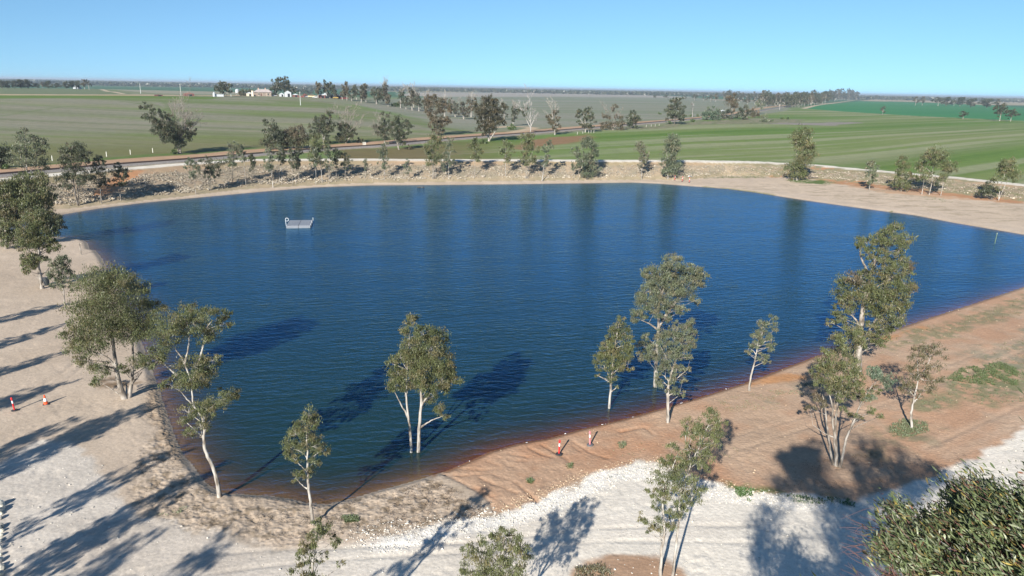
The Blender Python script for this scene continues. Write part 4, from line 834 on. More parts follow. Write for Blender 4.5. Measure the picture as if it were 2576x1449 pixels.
# ---- saplings and trees along the far bank: (frame, x, y, height, width, style, bark, crown part, lean, stems, cover, trunk, label)
BANKT = [
 (R1,1970,1247,370,140,'grey','grey',.5,-.14,1,.55,.10,'thin open sapling at the left end of the far beach trees, leaning left'),
 (R1,2112,1212,350,200,'dark','grey',.55,-.05,2,.6,.13,'bent pale-trunked tree right of the first leaning sapling on the far beach'),
 (R1,2342,1162,450,150,'grey','dark',.55,0,1,.6,.14,'straight dark-trunked sapling rising over the rock bank at left'),
 (R1,2480,1172,430,70,'grey','pale',.4,-.12,1,.5,.09,'very thin white-stemmed sapling left of a straight dark twin'),
 (R1,2532,1162,330,90,'dark','dark',.5,0,1,.6,.10,'short straight dark sapling beside the very thin white-stemmed one'),
 (R2,172,1182,400,150,'grey','pale',.5,-.12,2,.6,.12,'two-stemmed sapling nearest the water at the left end of the thicket'),
 (R2,240,1128,390,80,'grey','pale',.42,-.02,1,.6,.10,'left one of two close parallel white saplings in the bank thicket'),
 (R2,258,1152,400,90,'dark','pale',.45,0,1,.6,.10,'right one of two close parallel white saplings in the bank thicket'),
 (R2,366,1162,380,90,'grey','grey',.5,-.03,1,.55,.10,'leggy sapling right of the parallel white pair'),
 (R2,402,1152,340,80,'dark','grey',.5,0,1,.55,.09,'slim grey sapling in the middle of the bank thicket'),
 (R2,428,1117,350,110,'dark','grey',.5,.02,1,.7,.10,'dark-crowned sapling in the middle of the bank thicket, higher up the bank'),
 (R2,602,1152,380,100,'grey','pale',.5,-.03,1,.55,.10,'thin sapling left of the stout white leaning trunk'),
 (R2,668,1134,430,190,'olive','pale',.5,-.14,1,.7,.17,'stout white leaning trunk with a dark round crown on the bank'),
 (R2,732,1142,380,120,'grey','pale',.55,-.02,1,.6,.11,'pale sapling right of the stout white leaning trunk'),
 (R2,806,1122,340,90,'dark','grey',.5,0,1,.6,.10,'dark slim sapling right of the pale one by the leaning trunk'),
 (R2,902,1102,290,120,'dark','grey',.55,0,1,.6,.10,'short dark sapling whose crown crosses the white track'),
 (R2,1096,1112,220,50,'grey','grey',.5,0,1,.4,.07,'tiny nearly leafless sapling alone on the rocks'),
 (R2,1292,1102,380,130,'grey','pale',.62,-.01,2,.7,.12,'leafy narrow tree with two pale stems right of the tiny leafless sapling'),
 (R2,1530,1122,230,100,'grey','grey',.55,0,1,.35,.09,'wispy low sapling left of the many-stemmed tree'),
 (R2,1790,1096,440,230,'olive','grey',.6,.02,4,.75,.13,'wide many-stemmed tree on the rock bank'),
 (R2,1882,1100,180,70,'grey','grey',.5,0,1,.4,.07,'thin low stem between the many-stemmed tree and its grey neighbour'),
 (R2,1942,1102,420,110,'grey','pale',.6,0,1,.55,.11,'grey wispy tall sapling right of the wide many-stemmed tree'),
 (R2,2202,1072,400,140,'olive','grey',.55,0,1,.7,.12,'single straight dark-stemmed tree with a leafy top casting a slanting shadow'),
 (R2,2512,1072,380,140,'olive','pale',.55,0,1,.7,.12,'pale-stemmed tree right of the single straight dark-stemmed one'),
 (R3,152,1094,470,200,'olive','grey',.65,.03,3,.7,.13,'tall bushy tree with bare low twigs near the middle of the far bank'),
 (R3,302,1118,420,120,'grey','pale',.6,.17,2,.75,.12,'right-leaning narrow tree on two white stems'),
 (R3,616,1104,170,40,'grey','grey',.4,0,1,.15,.06,'leafless thin sapling left of the dense round tree'),
 (R3,667,1114,290,50,'grey','grey',.5,-.02,1,.45,.08,'thin sapling against the left side of the dense round tree'),
 (R3,756,1102,430,270,'grey','dark',.82,.02,2,1.05,.2,'dense round grey-green tree on the far bank'),
 (R3,1304,1104,380,160,((.15,.145,.09),(.12,.125,.07),(.17,.15,.10)),'pale',.6,.04,1,.5,.13,'sparse twin-topped tree with thin white trunk on the far bank'),
 (R3,1570,1098,440,270,'grey','pale',.8,.10,2,1.0,.18,'dense two-toned tree leaning right behind the far red bollards'),
 (R4,293,1112,510,270,'olive','pale',.88,.09,2,1.0,.2,'tallest tree of the far bank, dense and leaning right by the orange scar'),
 (R4,1020,1206,310,130,'grey','grey',.75,.12,2,.75,.10,'small grey-green tree leaning right, first of the right bank trees'),
 (R4,1340,1222,340,190,'olive','grey',.78,.08,1,.8,.12,'bushy tree second of the right bank trees'),
]
for (fr_, x, y, h, w_, st, bk_, cf, ln, sm, cv_, tr_, lab) in BANKT:
    easy_tree('gum_sapling' if tr_ < .105 else GT_, lab, 'sapling' if tr_ < .105 else 'gum tree', x, y, h, w_, st, bk_, cf, ln, cv_*1.05, tr_*.8, sm, fr=fr_, group=None)
build_tree(GT_, 'wide clump-stemmed gum tree with spreading white stems, largest of the right bank trees', CT, (1620, 1256),
  [[(1620,1256),(1650,1130),(1660,1000),(1720,850)], [(1548,1250),(1570,1100),(1560,980)], [(1735,1272),(1770,1120),(1800,1010)], [(1655,1050),(1600,990),(1580,930)]],
  [(1700,830,70),(1760,860,60),(1640,890,60),(1580,880,50),(1720,930,70),(1560,970,60),(1510,1000,40),(1600,1070,60),(1500,1090,40),(1830,970,60),(1870,1000,40),(1790,1040,50),(1680,1130,40,'dark'),(1760,1090,40)], 'olive', 'pale', .15, .75, fr=R4)
build_tree(GT_, 'gum tree with crown leaning right, last of the right bank trees', CT, (2320, 1312), [[(2320,1312),(2340,1180),(2380,1060),(2400,960)], [(2325,1290),(2400,1130),(2450,1040)]],
  [(2380,950,60),(2440,960,60),(2330,990,50),(2460,1040,60),(2380,1050,60),(2290,1090,50),(2480,1090,40),(2310,1190,30)], 'olive', 'pale', .13, .8, fr=R4)
build_tree('bush', 'dark low tree under the last of the right bank trees', 'tree', (2255, 1310), [[(2255,1310),(2240,1250),(2220,1200)], [(2258,1305),(2270,1250),(2280,1200)]], [(2200,1170,50),(2170,1230,40),(2250,1210,50),(2150,1250,25),(2280,1240,30)], 'dark', 'dark', .1, 1.0, fr=R4)
ORD = ['first','second','third','fourth','fifth','sixth','seventh','eighth','ninth','tenth','eleventh','twelfth','thirteenth','fourteenth','fifteenth','sixteenth','seventeenth','eighteenth','nineteenth','twentieth','twenty-first','twenty-second','twenty-third','twenty-fourth','twenty-fifth','twenty-sixth','twenty-seventh','twenty-eighth']
# ---- row of gums running from the farmyard down the slope
ROW = [(330,472,300,110,0),(490,474,330,220,0),(640,482,250,90,0),(780,502,220,120,0),(865,512,340,150,0),(950,522,230,130,0),(1040,505,290,120,0),(1125,552,330,180,0),(1215,545,330,120,0),(1410,582,290,230,0),(1475,545,220,120,0),(1575,582,390,200,1),(1620,622,220,120,0),(1850,652,340,130,1),(1950,672,240,120,0),(2065,697,410,170,1),(2090,642,260,140,0),(2190,712,340,150,1),(2215,662,200,100,0),(2310,722,320,150,1)]
ROW2 = [(R2,2005,472,150,90,1),(R2,2090,494,170,130,0),(R2,2165,474,210,130,1),(R2,1900,470,200,110,1),(R2,1960,440,150,80,0),(R3,12,562,200,70,1),(R2,2500,500,160,90,1)]
rowall = [(C4,)+t for t in ROW]+ROW2
rowall.sort(key=lambda t: t[0][0]+t[1]/t[0][2])
for i, (fr_, x, y, h, w_, ba) in enumerate(rowall):
    easy_tree(GT_, '%s from the left of the gum trees lining the far side of the left slope' % ORD[i].capitalize(), CT, x, y, h, w_, ['brown','dark','dark',((.09,.085,.055),(.07,.075,.045),(.12,.10,.065))][i % 4], 'pale', .68, rng.uniform(-.1, .1), 1.0 if not ba else .75, .34, 2, group='gum trees along the far side of the left slope', dead=bool(ba), fr=fr_)
build_tree('bush', 'bright green round bush among the row of gum trees on the left slope', 'bush', (1745, 628), [[(1745,628),(1745,600)]], [(1745,585,40),(1790,590,45),(1700,600,30),(1830,600,30)], 'green', 'dark', .2, 1.3, fr=C4)
# ---- trees about the farmyard
C6 = (503.1, 182.4, 6.826)
build_tree(GT_, 'spreading gum tree left of the farmhouse beside the white silo', CT, (400, 412), [[(400,412),(390,350),(380,250)], [(402,400),(450,330),(460,250)], [(440,408),(480,340),(490,260)]], [(350,190,40),(420,190,40),(300,270,50),(270,290,35),(360,260,60),(430,250,60),(490,240,50),(400,310,50),(470,310,40),(520,330,30),(330,310,40)], 'dark', 'pale', .5, 1.1, fr=C6)
build_tree(GT_, 'tallest gum tree behind the farmhouse with clumps standing against the sky', CT, (1290, 405), [[(1290,405),(1300,300),(1330,180),(1400,90)], [(1300,380),(1400,280),(1480,150)], [(1500,420),(1510,330),(1500,230)]],
  [(1250,135,28),(1300,118,14),(1390,105,45),(1350,100,30),(1450,90,25),(1490,80,28),(1430,110,30),(1340,170,50),(1410,180,50),(1480,150,50),(1520,150,35),(1270,220,50),(1340,240,60),(1420,240,60),(1500,220,60),(1560,250,50),(1250,290,50),(1310,310,50),(1480,300,50),(1560,310,50),(1630,290,40),(1640,330,30),(1280,350,40),(1590,350,30)], 'dark', 'pale', .55, 1.05, fr=C6)
build_tree('bush', 'dark wide shrub mass left of the farmhouse', 'bush', (790, 400), [[(790,400),(780,370)]], [(700,340,40),(760,330,50),(830,330,50),(880,330,40),(730,370,40),(800,370,45),(680,370,30),(920,320,25)], 'dark', 'dark', .3, 1.2, fr=C6)
build_tree('bush', 'grey shrub mass behind the junk of the farmyard', 'bush', (1790, 395), [[(1790,395),(1780,370)]], [(1720,330,40),(1780,320,40),(1840,340,40),(1880,360,30),(1700,360,30),(1900,340,30)], ((.06,.072,.05),(.05,.06,.04),(.08,.08,.055)), 'dark', .3, 1.1, fr=C6)
# ---- trees seen small: a few whole-tree meshes, copied
def small_tree(seed, style, barks, w_, cf, nb):
    r_ = np.random.default_rng(seed); gt = Geo(); VV = []; FF = []; CC = []; nn = 0; h = 10.
    tp = spline(np.array([[0, 0, -.5], [r_.uniform(-.3, .3), 0, h*.35], [r_.uniform(-.8, .8), r_.uniform(-.5, .5), h*.85]]), 3)
    tube(gt, tp, .26*(1-.8*np.linspace(0, 1, len(tp))), 5)
    for i in range(nb):
        f = (i+.5)/nb; a = r_.uniform(0, 6.28); rad = w_*.5*(.75+.5*f-.9*f**3)*r_.uniform(.2, .9)
        c = np.array([math.cos(a)*rad, math.sin(a)*rad, h*(1-cf)+f*h*cf*.92]); r = w_*r_.uniform(.14, .26)
        tube(gt, np.array([tp[len(tp)//2], (tp[len(tp)//2]+c)/2+[0, 0, .2], c]), [.12, .08, .03], 4)
        P, own, ce = blob_points(c, r, .95, .9, .42); V, F, c_ = leaves(P, None, .9, .42, crown_colour(style, len(ce), own))
        VV.append(V); FF.append(F+nn); CC.append(c_); nn += len(V)
    V1, F1 = gt.out(); V2 = np.vstack(VV); F2 = np.vstack(FF)
    return mesh_np('gum_tree', np.vstack([V1, V2]), np.vstack([F1, F2+len(V1)]), [BARK[barks], M_LEAF], {'col': np.vstack([np.full((len(V1), 3), .3), np.vstack(CC)])}, np.concatenate([np.zeros(len(F1)), np.ones(len(F2))]), False)
SM = [small_tree(1, 'dark', 'grey', 7, .7, 11), small_tree(2, 'dark', 'pale', 9, .6, 12), small_tree(3, 'brown', 'pale', 7.5, .65, 10), small_tree(4, ((.065,.08,.05),(.05,.064,.04),(.085,.088,.058)), 'grey', 10, .75, 14), small_tree(5, 'dark', 'dark', 11, .8, 15), small_tree(6, ((.08,.085,.06),(.065,.072,.05),(.10,.095,.07)), 'pale', 6, .6, 9)]
def put_small(P, h, label, group, k=None, sw=1.0, cat='tree'):
    o = link('gum_tree', SM[int(rng.integers(6)) if k is None else k]); s = h/10
    o.location = P; o.rotation_euler = (0, 0, rng.uniform(0, 6.28)); o.scale = (s*sw, s*sw, s)
    return tag(o, label, cat, group)
def small_px(fr, x, y, hpx, wpx, label, group, k=None):
    B = ground_at(fr[0]+x/fr[2], fr[1]+y/fr[2]); d = np.linalg.norm(B-CAM); m = d/FD/fr[2]
    base_w = (7, 9, 7.5, 10, 11, 6)[k if k is not None else 1]; h = hpx*m; return put_small(B, h, label, group, k, (wpx*m)/(base_w*h/10) if k is not None else 1)
CROPT = [(1090,300,38,28,1),(1150,452,72,52,0),(1480,357,70,62,2),(1550,357,72,62,2),(1710,362,68,92,1),(1790,362,72,112,4),(1870,362,48,52,1),(1930,367,78,80,3),(2040,377,70,120,4),(2200,380,70,140,4),(2300,377,66,70,2),(1960,492,62,82,0),(2330,512,130,124,1),(2440,517,92,100,1)]
CROPT.sort()
for i, (x, y, h, w_, k) in enumerate(CROPT):
    small_px(R4, x, y, h, w_, '%s from the left of the trees standing in the dark green crop at right' % ORD[i].capitalize(), 'trees standing in the dark green crop', k)
MIDT = [(1440,292,36,42,1),(1550,294,38,50,1),(1740,307,42,32,0),(1835,309,54,62,1),(1925,312,52,30,5),(1955,313,40,34,0),(2000,320,58,52,1),(2050,320,70,62,2),(2140,272,26,30,1)]
for i, (x, y, h, w_, k) in enumerate(MIDT):
    small_px(R3, x, y, h, w_, '%s from the left of the scattered trees on the pale middle paddock' % ORD[i].capitalize(), 'scattered trees on the pale middle paddock', k)
LEFTT = [(40,250,110,150,4),(150,250,110,150,4),(270,252,120,150,3),(390,252,130,170,4),(520,252,130,170,4),(680,248,80,110,3),(790,248,90,90,2),(890,250,110,160,4),(1050,248,80,130,3),(1220,256,110,110,4),(1330,256,120,120,3),(1440,256,120,120,4),(1560,262,140,140,2),(1640,268,150,110,5)]
for i, (x, y, h, w_, k) in enumerate(LEFTT):
    small_px(L3, x, y, h, w_, '%s from the left of the dark trees along the far left paddock' % ORD[i].capitalize(), 'dark trees along the far left paddock', k)
for i, (x, y, h, w_, k) in enumerate([(2370,345,45,60,2),(2330,340,40,50,1),(2440,345,70,60,5),(2290,330,60,50,5),(2180,320,80,60,5),(2500,335,60,60,3),(2550,330,60,50,3)]):
    small_px(R3, x, y, h, w_, 'one of the trees in the roadside paddock before the right hand wood', 'trees in the roadside paddock', k)
small_px(R4, 115, 400, 120, 60, 'ragged grey tree standing at the bend of the far road', None, 5)
# wood along the right hand road
WOODLAB = 'gum tree in the dense wood along the right hand road'
front = [(-60,360),(0,372),(60,368),(190,380),(260,380),(330,375),(420,362),(520,345),(620,325),(700,312),(780,312),(860,300)]
fx = [p[0] for p in front]; fy = [p[1] for p in front]
nwood = 0
for row in range(4):
    for x in np.arange(-80+row*17, 900, 30 if row < 2 else 38):
        xx = x+rng.uniform(-10, 10); 
        if row == 0 and 60 < xx < 185: continue
        yy = np.interp(xx, fx, fy)-row*(9 if row < 2 else 11)-rng.uniform(0, 6); hh = np.interp(xx, [-80, 300, 600, 900], [100, 105, 85, 55])*rng.uniform(.7, 1.15)
        small_px(R4, xx, max(yy, 262+xx*.02), hh, hh*rng.uniform(.6, .95), WOODLAB, 'gum trees of the wood along the right hand road', int(rng.integers(6))); nwood += 1
for row in range(3):
    for x in np.arange(2130, 2576, 34):
        xx = x+rng.uniform(-12, 12); yy = 318-row*16+rng.uniform(-8, 4)+(xx-2130)*.03
        if row == 0 and rng.random() < .5: continue
        hh = rng.uniform(45, 75); small_px(R3, xx, yy, hh, hh*.9, WOODLAB, 'gum trees of the wood along the right hand road', int(rng.integers(6)))
# ---- far wooded country: one mass
VV = []; FF = []; CC = []; nn = 0
def far_clumps(pts, hs, ws, quads=9):
    global nn
    n = len(pts); pts = np.repeat(pts, quads, 0); hs = np.repeat(hs, quads); ws = np.repeat(ws, quads); N_ = len(pts)
    c = pts+np.stack([rng.normal(0, .38, N_)*ws, rng.normal(0, .38, N_)*ws, rng.uniform(.15, .85, N_)*hs], 1)
    s = np.minimum(hs*rng.uniform(.35, .75, N_), ws)
    a = rng.uniform(0, math.pi, N_); u = np.stack([np.cos(a), np.sin(a), rng.normal(0, .3, N_)], 1); v = np.stack([rng.normal(0, .3, N_), rng.normal(0, .3, N_), np.ones(N_)], 1)
    V = np.stack([c-u*s[:, None]*.75-v*s[:, None]*.15, c-v*s[:, None]*.42, c+u*s[:, None]*.75-v*s[:, None]*.1, c+v*s[:, None]*.42+u*s[:, None]*.1], 1).reshape(-1, 3)
    b = np.array([(.062, .074, .042), (.05, .06, .036), (.08, .078, .05)])[rng.integers(0, 3, N_)]*rng.uniform(.75, 1.25, (N_, 1))
    VV.append(V); FF.append(np.arange(N_*4).reshape(-1, 4)+nn); CC.append(np.repeat(b, 4, 0)); nn += len(V)
aa, ll = np.meshgrid(np.radians(np.arange(-46, 46, .22)), np.exp(np.linspace(math.log(3000), math.log(16000), 46)))
aa = (aa+rng.uniform(-.002, .002, aa.shape)).ravel(); ll = (ll*rng.uniform(.985, 1.015, ll.shape)).ravel()
X = ll*np.sin(aa); Y = ll*np.cos(aa)
keep = fbm(X*.0005+3, Y*.0016, 61, 3) > np.interp(ll, [3000, 4200, 6000, 12000], [.55, .5, .42, .38])
X, Y, ll = X[keep], Y[keep], ll[keep]
far_clumps(np.stack([X, Y, terrain(X, Y)], 1), np.minimum(11+ll*.0004, 15)*rng.uniform(.75, 1.2, len(ll)), ll*.005)
# hedgerow woods nearer in
for (x0, y0, x1, y1, n, hs) in ((225,214,560,219,70,11),(0,206,230,208,90,12),(230,207.5,700,213.5,200,12),(260,211.5,470,214,60,10),(700,226,790,229,36,11),(880,228,1060,231,30,10),(1290,228.5,1560,233,90,11),(1060,223,1420,229,160,12),(1560,231,1800,238,130,12),(1680,238,1800,241,40,11),(1800,240,2000,246,140,12),(2000,245,2200,250,120,12),(2170,247,2700,253,220,12),(2240,244.5,2700,250,220,12),(1020,229.5,1330,232.5,40,8)):
    t = rng.uniform(0, 1, n); P = np.array([ground_at(x0+(x1-x0)*q+rng.normal(0, 3), y0+(y1-y0)*q+rng.normal(0, .35)) for q in t]); d = np.linalg.norm(P-CAM, axis=1)
    far_clumps(P, rng.uniform(.7, 1.15, n)*hs, np.full(n, 7.0)+d*.002, 11)
o = link('distant_woodland', mesh_np('distant_woodland', np.vstack(VV), np.vstack(FF), M_LEAF, {'col': np.vstack(CC)}, smooth=False)); o['kind'] = 'stuff'; tag(o, 'dark scrub woodland covering the far plain up to the horizon', 'woodland')

# ---- trees just outside the view whose long shadows cross the sand and the road
def shadow_tree(src, tip, h, label, rz):
    hgt = max((Vector(c)[2] for ch in src.children for c in ch.bound_box))
    T = at(*tip, 1.0); Lh = h/math.tan(SUN_EL); B = T-np.array([math.sin(SH_AZ), math.cos(SH_AZ), 0])*Lh
    B[2] = float(terrain([B[0]], [B[1]])[0]); print('shadow tree', label[:30], B.round(1), proj(B+[0, 0, h]) if B[1] > 3 else 'behind')
    return copy_tree(src, B, rz, h/hgt, label, 'gum trees just outside the left edge of the view')
OUT = 'gum tree outside the left edge, its shadow reaching '
for src, tip, h, lab, rz in ((SRC_A,(395,985),10.5,'the foot of the forked tree',.3),(SRC_B,(320,1012),10,'the sand below the forked tree',2.0),(SRC_A,(436,1100),9.5,'the churned shore',1.2),(SRC_F,(505,1150),10,'the water at the churned shore',.2),
   (SRC_A,(600,1312),11,'the sand left of the bottom treetop',4),(SRC_F,(372,1310),10,'the middle of the gravel pad',5),(SRC_B,(165,748),10,'the sapling on the left sand',1),(SRC_A,(165,800),10,'the sand below the sapling',3),(SRC_F,(150,868),9,'the open sand above the bollard',5.2),(SRC_B,(150,942),10,'the sand just above the bollard',.9),(SRC_F,(185,1038),9,'the sand below the traffic cone',2)):
    shadow_tree(src, tip, h, OUT+lab, rz)
shadow_tree(SRC_B, (1035,1370), 8, 'gum tree just below the bottom edge, shadow reaching the gravel between two treetops', 1.0)
shadow_tree(SRC_C, (2600,735), 12, 'gum tree just outside the right edge, its shadow falling on the grassy shore', 1.0)
# ---- great gum at the lower right, its top just below the viewpoint
def foreground_gum():
    B = np.array([11.5, 7.2, 1.0]); g = Geo(); VV = []; FF = []; CC = []; nn = 0
    tr = spline(np.array([B+[0, 0, -.5], B+[-.2, .1, 5], B+[.1, .2, 10], B+[-.5, .4, 14]]), 5); tube(g, tr, .24*(1-.65*np.linspace(0, 1, len(tr))), 10)
    out = np.array([(2165,1275),(2215,1255),(2262,1262),(2300,1285),(2330,1255),(2345,1215),(2420,1205),(2470,1175),(2520,1145),(2576,1128),(2800,1080),(3600,1000),(3600,3000),(2300,3000),(2230,1500),(2185,1440),(2160,1380),(2185,1330)], float)
    blobs = []
    r_ = np.random.default_rng(11)
    # visible outer skin of the crown
    for _ in range(3400):
        x = r_.uniform(2150, 2700); y = r_.uniform(1110, 1560)
        if not inside(np.array([x]), np.array([y]), out)[0]: continue
        e = seg_dist(np.array([x]), np.array([y]), out, True)[0]
        d = ray(x, y); rng_ = 10.8+r_.uniform(-1.0, 2.2)+max(0, (1400-y))*.006; P = CAM+d/np.linalg.norm(d)*rng_
        if 2390 < x < 2520 and 1185 < y < 1235 and r_.random() < .5: continue      # gap showing the road behind
        rb = r_.uniform(.10, .24); rp = rb*FD/rng_
        if e < rp*.7 or fbm(np.array([x*.011]), np.array([y*.016]), 3, 3)[0] < (.56 if y < 1235 else .46 if y < 1290 or x < 2260 else .38): continue
        blobs.append((P, rb, 1))
    dense = np.array([(1950,1115),(2020,1090),(2075,1066),(2145,1085),(2195,1104),(2247,1119),(2310,1157),(2380,1180),(2440,1165),(2425,1195),(2350,1215),(2330,1265),(2175,1265),(2050,1245),(1932,1240),(1945,1165)], float)
    loose = np.array([(1880,1300),(1932,1250),(2150,1262),(2190,1330),(2170,1449),(2150,1600),(1930,1560),(1890,1400)], float)
    tanE = math.tan(SUN_EL)
    def sun_back(x, y, z): S = at(x, y, 1.0); return S-np.array([math.sin(SH_AZ), math.cos(SH_AZ), 0])*(z-1)/tanE+np.array([0, 0, z-1])
    for _ in range(9000):                    # rest of the crown, mostly unseen, set sunward to throw the outlined shadows
        dn = r_.random() < .70; pg = dense if dn else loose; lo = pg.min(0); hi = pg.max(0)
        x = r_.uniform(lo[0], hi[0]); y = r_.uniform(lo[1], hi[1])
        if not inside(np.array([x]), np.array([y]), pg)[0]: continue
        if fbm(np.array([x*.012]), np.array([y*.02]), 5, 3)[0] < (.33 if dn else .45): continue
        P = sun_back(x, y, r_.uniform(6, 18) if dn else r_.uniform(5, 14)); r = r_.uniform(.3, .6)
        dc = np.linalg.norm(P-CAM)
        if dc < 7 or len(blobs) > 1500: continue
        q = proj(P); rp = r*FD/dc
        if (P-CAM)@CF > .2 and -rp < q[0] < 2576+rp and -rp < q[1] < 1449+rp and not (q[1] > 1300+rp and inside(np.array([q[0]]), np.array([q[1]]), out)[0] and seg_dist(np.array([q[0]]), np.array([q[1]]), out, True)[0] > rp*1.2): continue
        blobs.append((P, r, 0))
    print('foreground blobs', len(blobs), np.array([b_[0] for b_ in blobs]).mean(0))
    wind = CR*.95-CU*.62-CF*.15
    base = np.array([(.140, .175, .078), (.092, .125, .052), (.22, .24, .15), (.17, .14, .06)])
    for i, (P, r, vis) in enumerate(blobs):
        if vis:
            n = int(r_.integers(34, 64)); L, W = .105, .019
        else:
            q_ = proj(P); inf = (P-CAM)@CF > .2 and -60 < q_[0] < 2640 and 900 < q_[1] < 1520
            n = int(r_.integers(110, 170) if inf else r_.integers(50, 85)); L, W = (.12, .024) if inf else (.27, .07)
        C = P+rng.normal(size=(n, 3))*r*.62
        cc = base[rng.choice(4, n, p=(.45, .25, .22, .08))]*rng.uniform(.8, 1.2)
        d = rng.normal(size=(n, 3))*.45+wind+np.array([0, 0, -.35]); d /= np.linalg.norm(d, axis=1)[:, None]
        s = np.cross(d, np.array([0, 0, 1.])+rng.normal(size=(n, 3))*.8); s /= np.linalg.norm(s, axis=1)[:, None]; nr = np.cross(d, s)
        l = (L*rng.uniform(.55, 1.35, n))[:, None]; w_ = (W*rng.uniform(.7, 1.4, n))[:, None]
        b = C-d*l*.5; t = C+d*l*.5-nr*l*.14; m1 = C-d*l*.18+nr*l*.05; m2 = C+d*l*.18+nr*l*.02
        if vis:
            V = np.stack([b, m1+s*w_*.5, m2+s*w_*.42, t, m2-s*w_*.42, m1-s*w_*.5], 1).reshape(-1, 3); k = np.arange(n)[:, None]*6
            F = np.vstack([k+np.array([[0, 1, 4, 5]]), k+np.array([[1, 2, 3, 4]])])
            c6 = 6
        else:
            V = np.stack([b, C+s*w_*.5, t, C-s*w_*.5], 1).reshape(-1, 3); F = np.arange(n*4).reshape(n, 4); c6 = 4
        VV.append(V); FF.append(F+nn); CC.append(np.repeat(np.where((rng.random(n) < .025)[:, None], np.array([.22, .10, .06]), np.where((rng.random(n) < .05)[:, None], np.array([.34, .27, .08]), cc))*(1+rng.normal(0, .28, (n, 1))).clip(.4, 2.0), c6, 0)); nn += len(V)
        if vis:
            q = P+np.array([.35, -.1, -.55])+rng.normal(0, .15, 3); tube(gw, np.array([q, (q+P)/2+rng.normal(0, .06, 3), P+rng.normal(0, .05, 3), P-wind*r*.9+rng.normal(0, .08, 3)]), [.007, .005, .004, .0025], 4)
        if i % (14 if vis else 8) == 0:
            j = int(r_.integers(len(tr)//2, len(tr))); a = tr[j]; tube(g, spline(np.array([a, a*.45+P*.55+[0, 0, -.5], P]), 4), np.linspace(.05, .01, 9), 5)
    V, F = g.out(); root = empty('gum_tree', B, 'nearest gum tree with long narrow leaves and reddish twigs filling the bottom right corner', 'gum tree')
    link('trunk', mesh_np('trunk', V-B, F, BARK['pale']), root)
    link('crown', mesh_np('crown', np.vstack(VV)-B, np.vstack(FF), M_LEAF, {'col': np.vstack(CC)}, smooth=False), root)
    # loose red twigs at the rim
    for k in range(70):
        x = r_.uniform(2110, 2230); y = r_.uniform(1290, 1470); d = ray(x, y); P = CAM+d/np.linalg.norm(d)*10.6; q = P+CR*r_.uniform(.3, .7)-CU*r_.uniform(-.1, .4)
        tube(gw, spline(np.array([q, (P+q)/2+rng.normal(0, .05, 3), P]), 3), np.linspace(.004, .0015, 7), 4)
    V, F = gw.out(); link('twigs', mesh_np('twigs', V-B, F, simple('red_twig', (.17, .085, .07), .6)), root)
gw = Geo()
foreground_gum()
# ---------------------------------------------------------------- built things
class MB:
    def __init__(s): s.v = []; s.f = []
    def _a(s, V, F):
        n = len(s.v); s.v += [tuple(p) for p in V]; s.f += [tuple(i+n for i in q) for q in F]
    def box(s, c, d, rz=0, bev=0):
        x, y, z = [q/2 for q in d]; ca, sa = math.cos(rz), math.sin(rz); V = []
        if bev:
            b = bev; pr = [(-x+b, -y), (x-b, -y), (x, -y+b), (x, y-b), (x-b, y), (-x+b, y), (-x, y-b), (-x, -y+b)]
        else: pr = [(-x, -y), (x, -y), (x, y), (-x, y)]
        n = len(pr); tp = [(px*(1-(bev/x if bev else 0)*.6), py*(1-(bev/y if bev else 0)*.6)) for px, py in pr]
        rings = [(pr, -z), (pr, z-bev), (tp, z)] if bev else [(pr, -z), (pr, z)]
        for R_, zz in rings: V += [(c[0]+px*ca-py*sa, c[1]+px*sa+py*ca, c[2]+zz) for px, py in R_]
        F = [tuple(range(n))[::-1]]
        for k in range(len(rings)-1): F += [(k*n+i, k*n+(i+1) % n, (k+1)*n+(i+1) % n, (k+1)*n+i) for i in range(n)]
        F.append(tuple(range((len(rings)-1)*n, len(rings)*n))); s._a(V, F); return s
    def lathe(s, c, prof, n=16):
        V = []; F = []
        for r, z in prof: V += [(c[0]+r*math.cos(i/n*2*math.pi), c[1]+r*math.sin(i/n*2*math.pi), c[2]+z) for i in range(n)]
        for k in range(len(prof)-1): F += [(k*n+i, k*n+(i+1) % n, (k+1)*n+(i+1) % n, (k+1)*n+i) for i in range(n)]
        F.append(tuple(range(n))[::-1]); F.append(tuple(range((len(prof)-1)*n, len(prof)*n))); s._a(V, F); return s
    def tube(s, P, r, n=8):
        g = Geo(); P = np.asarray(P, float); tube(g, P, np.full(len(P), r) if np.isscalar(r) else r, n); V, F = g.out(); m_ = len(P)
        s._a(V, [tuple(q) for q in F]+[tuple(range(n))[::-1], tuple(range((m_-1)*n, m_*n))]); return s
    def poly(s, V, F): s._a(V, F); return s
    def build(s, name, mat, parent=None, loc=None):
        me = bpy.data.meshes.new(name); me.from_pydata(s.v, [], s.f); me.materials.append(mat); me.validate(); me.update(calc_edges=True)
        return link(name, me, parent, loc)
def mt_(n, c, r=.6, metal=0, nz=.1, sc=3.0): return simple(n, c, r, metal, nz, sc)
M_RED = mt_('bollard_red', (.62, .03, .035), .4); M_PINK = mt_('faded_pink_plastic', (.62, .22, .24), .5); M_ORG = mt_('cone_orange', (.75, .10, .025), .45)
M_WHT = mt_('reflective_white', (.80, .82, .84), .35, 0, .04); M_RUB = mt_('black_rubber', (.035, .035, .038), .8)
M_GREYP = mt_('pale_grey_plastic', (.25, .265, .29), .5, 0, .08, 2); M_DKGAP = mt_('dark_joint', (.05, .06, .08), .7); M_GALV = mt_('galvanised_white_rail', (.78, .80, .82), .35)
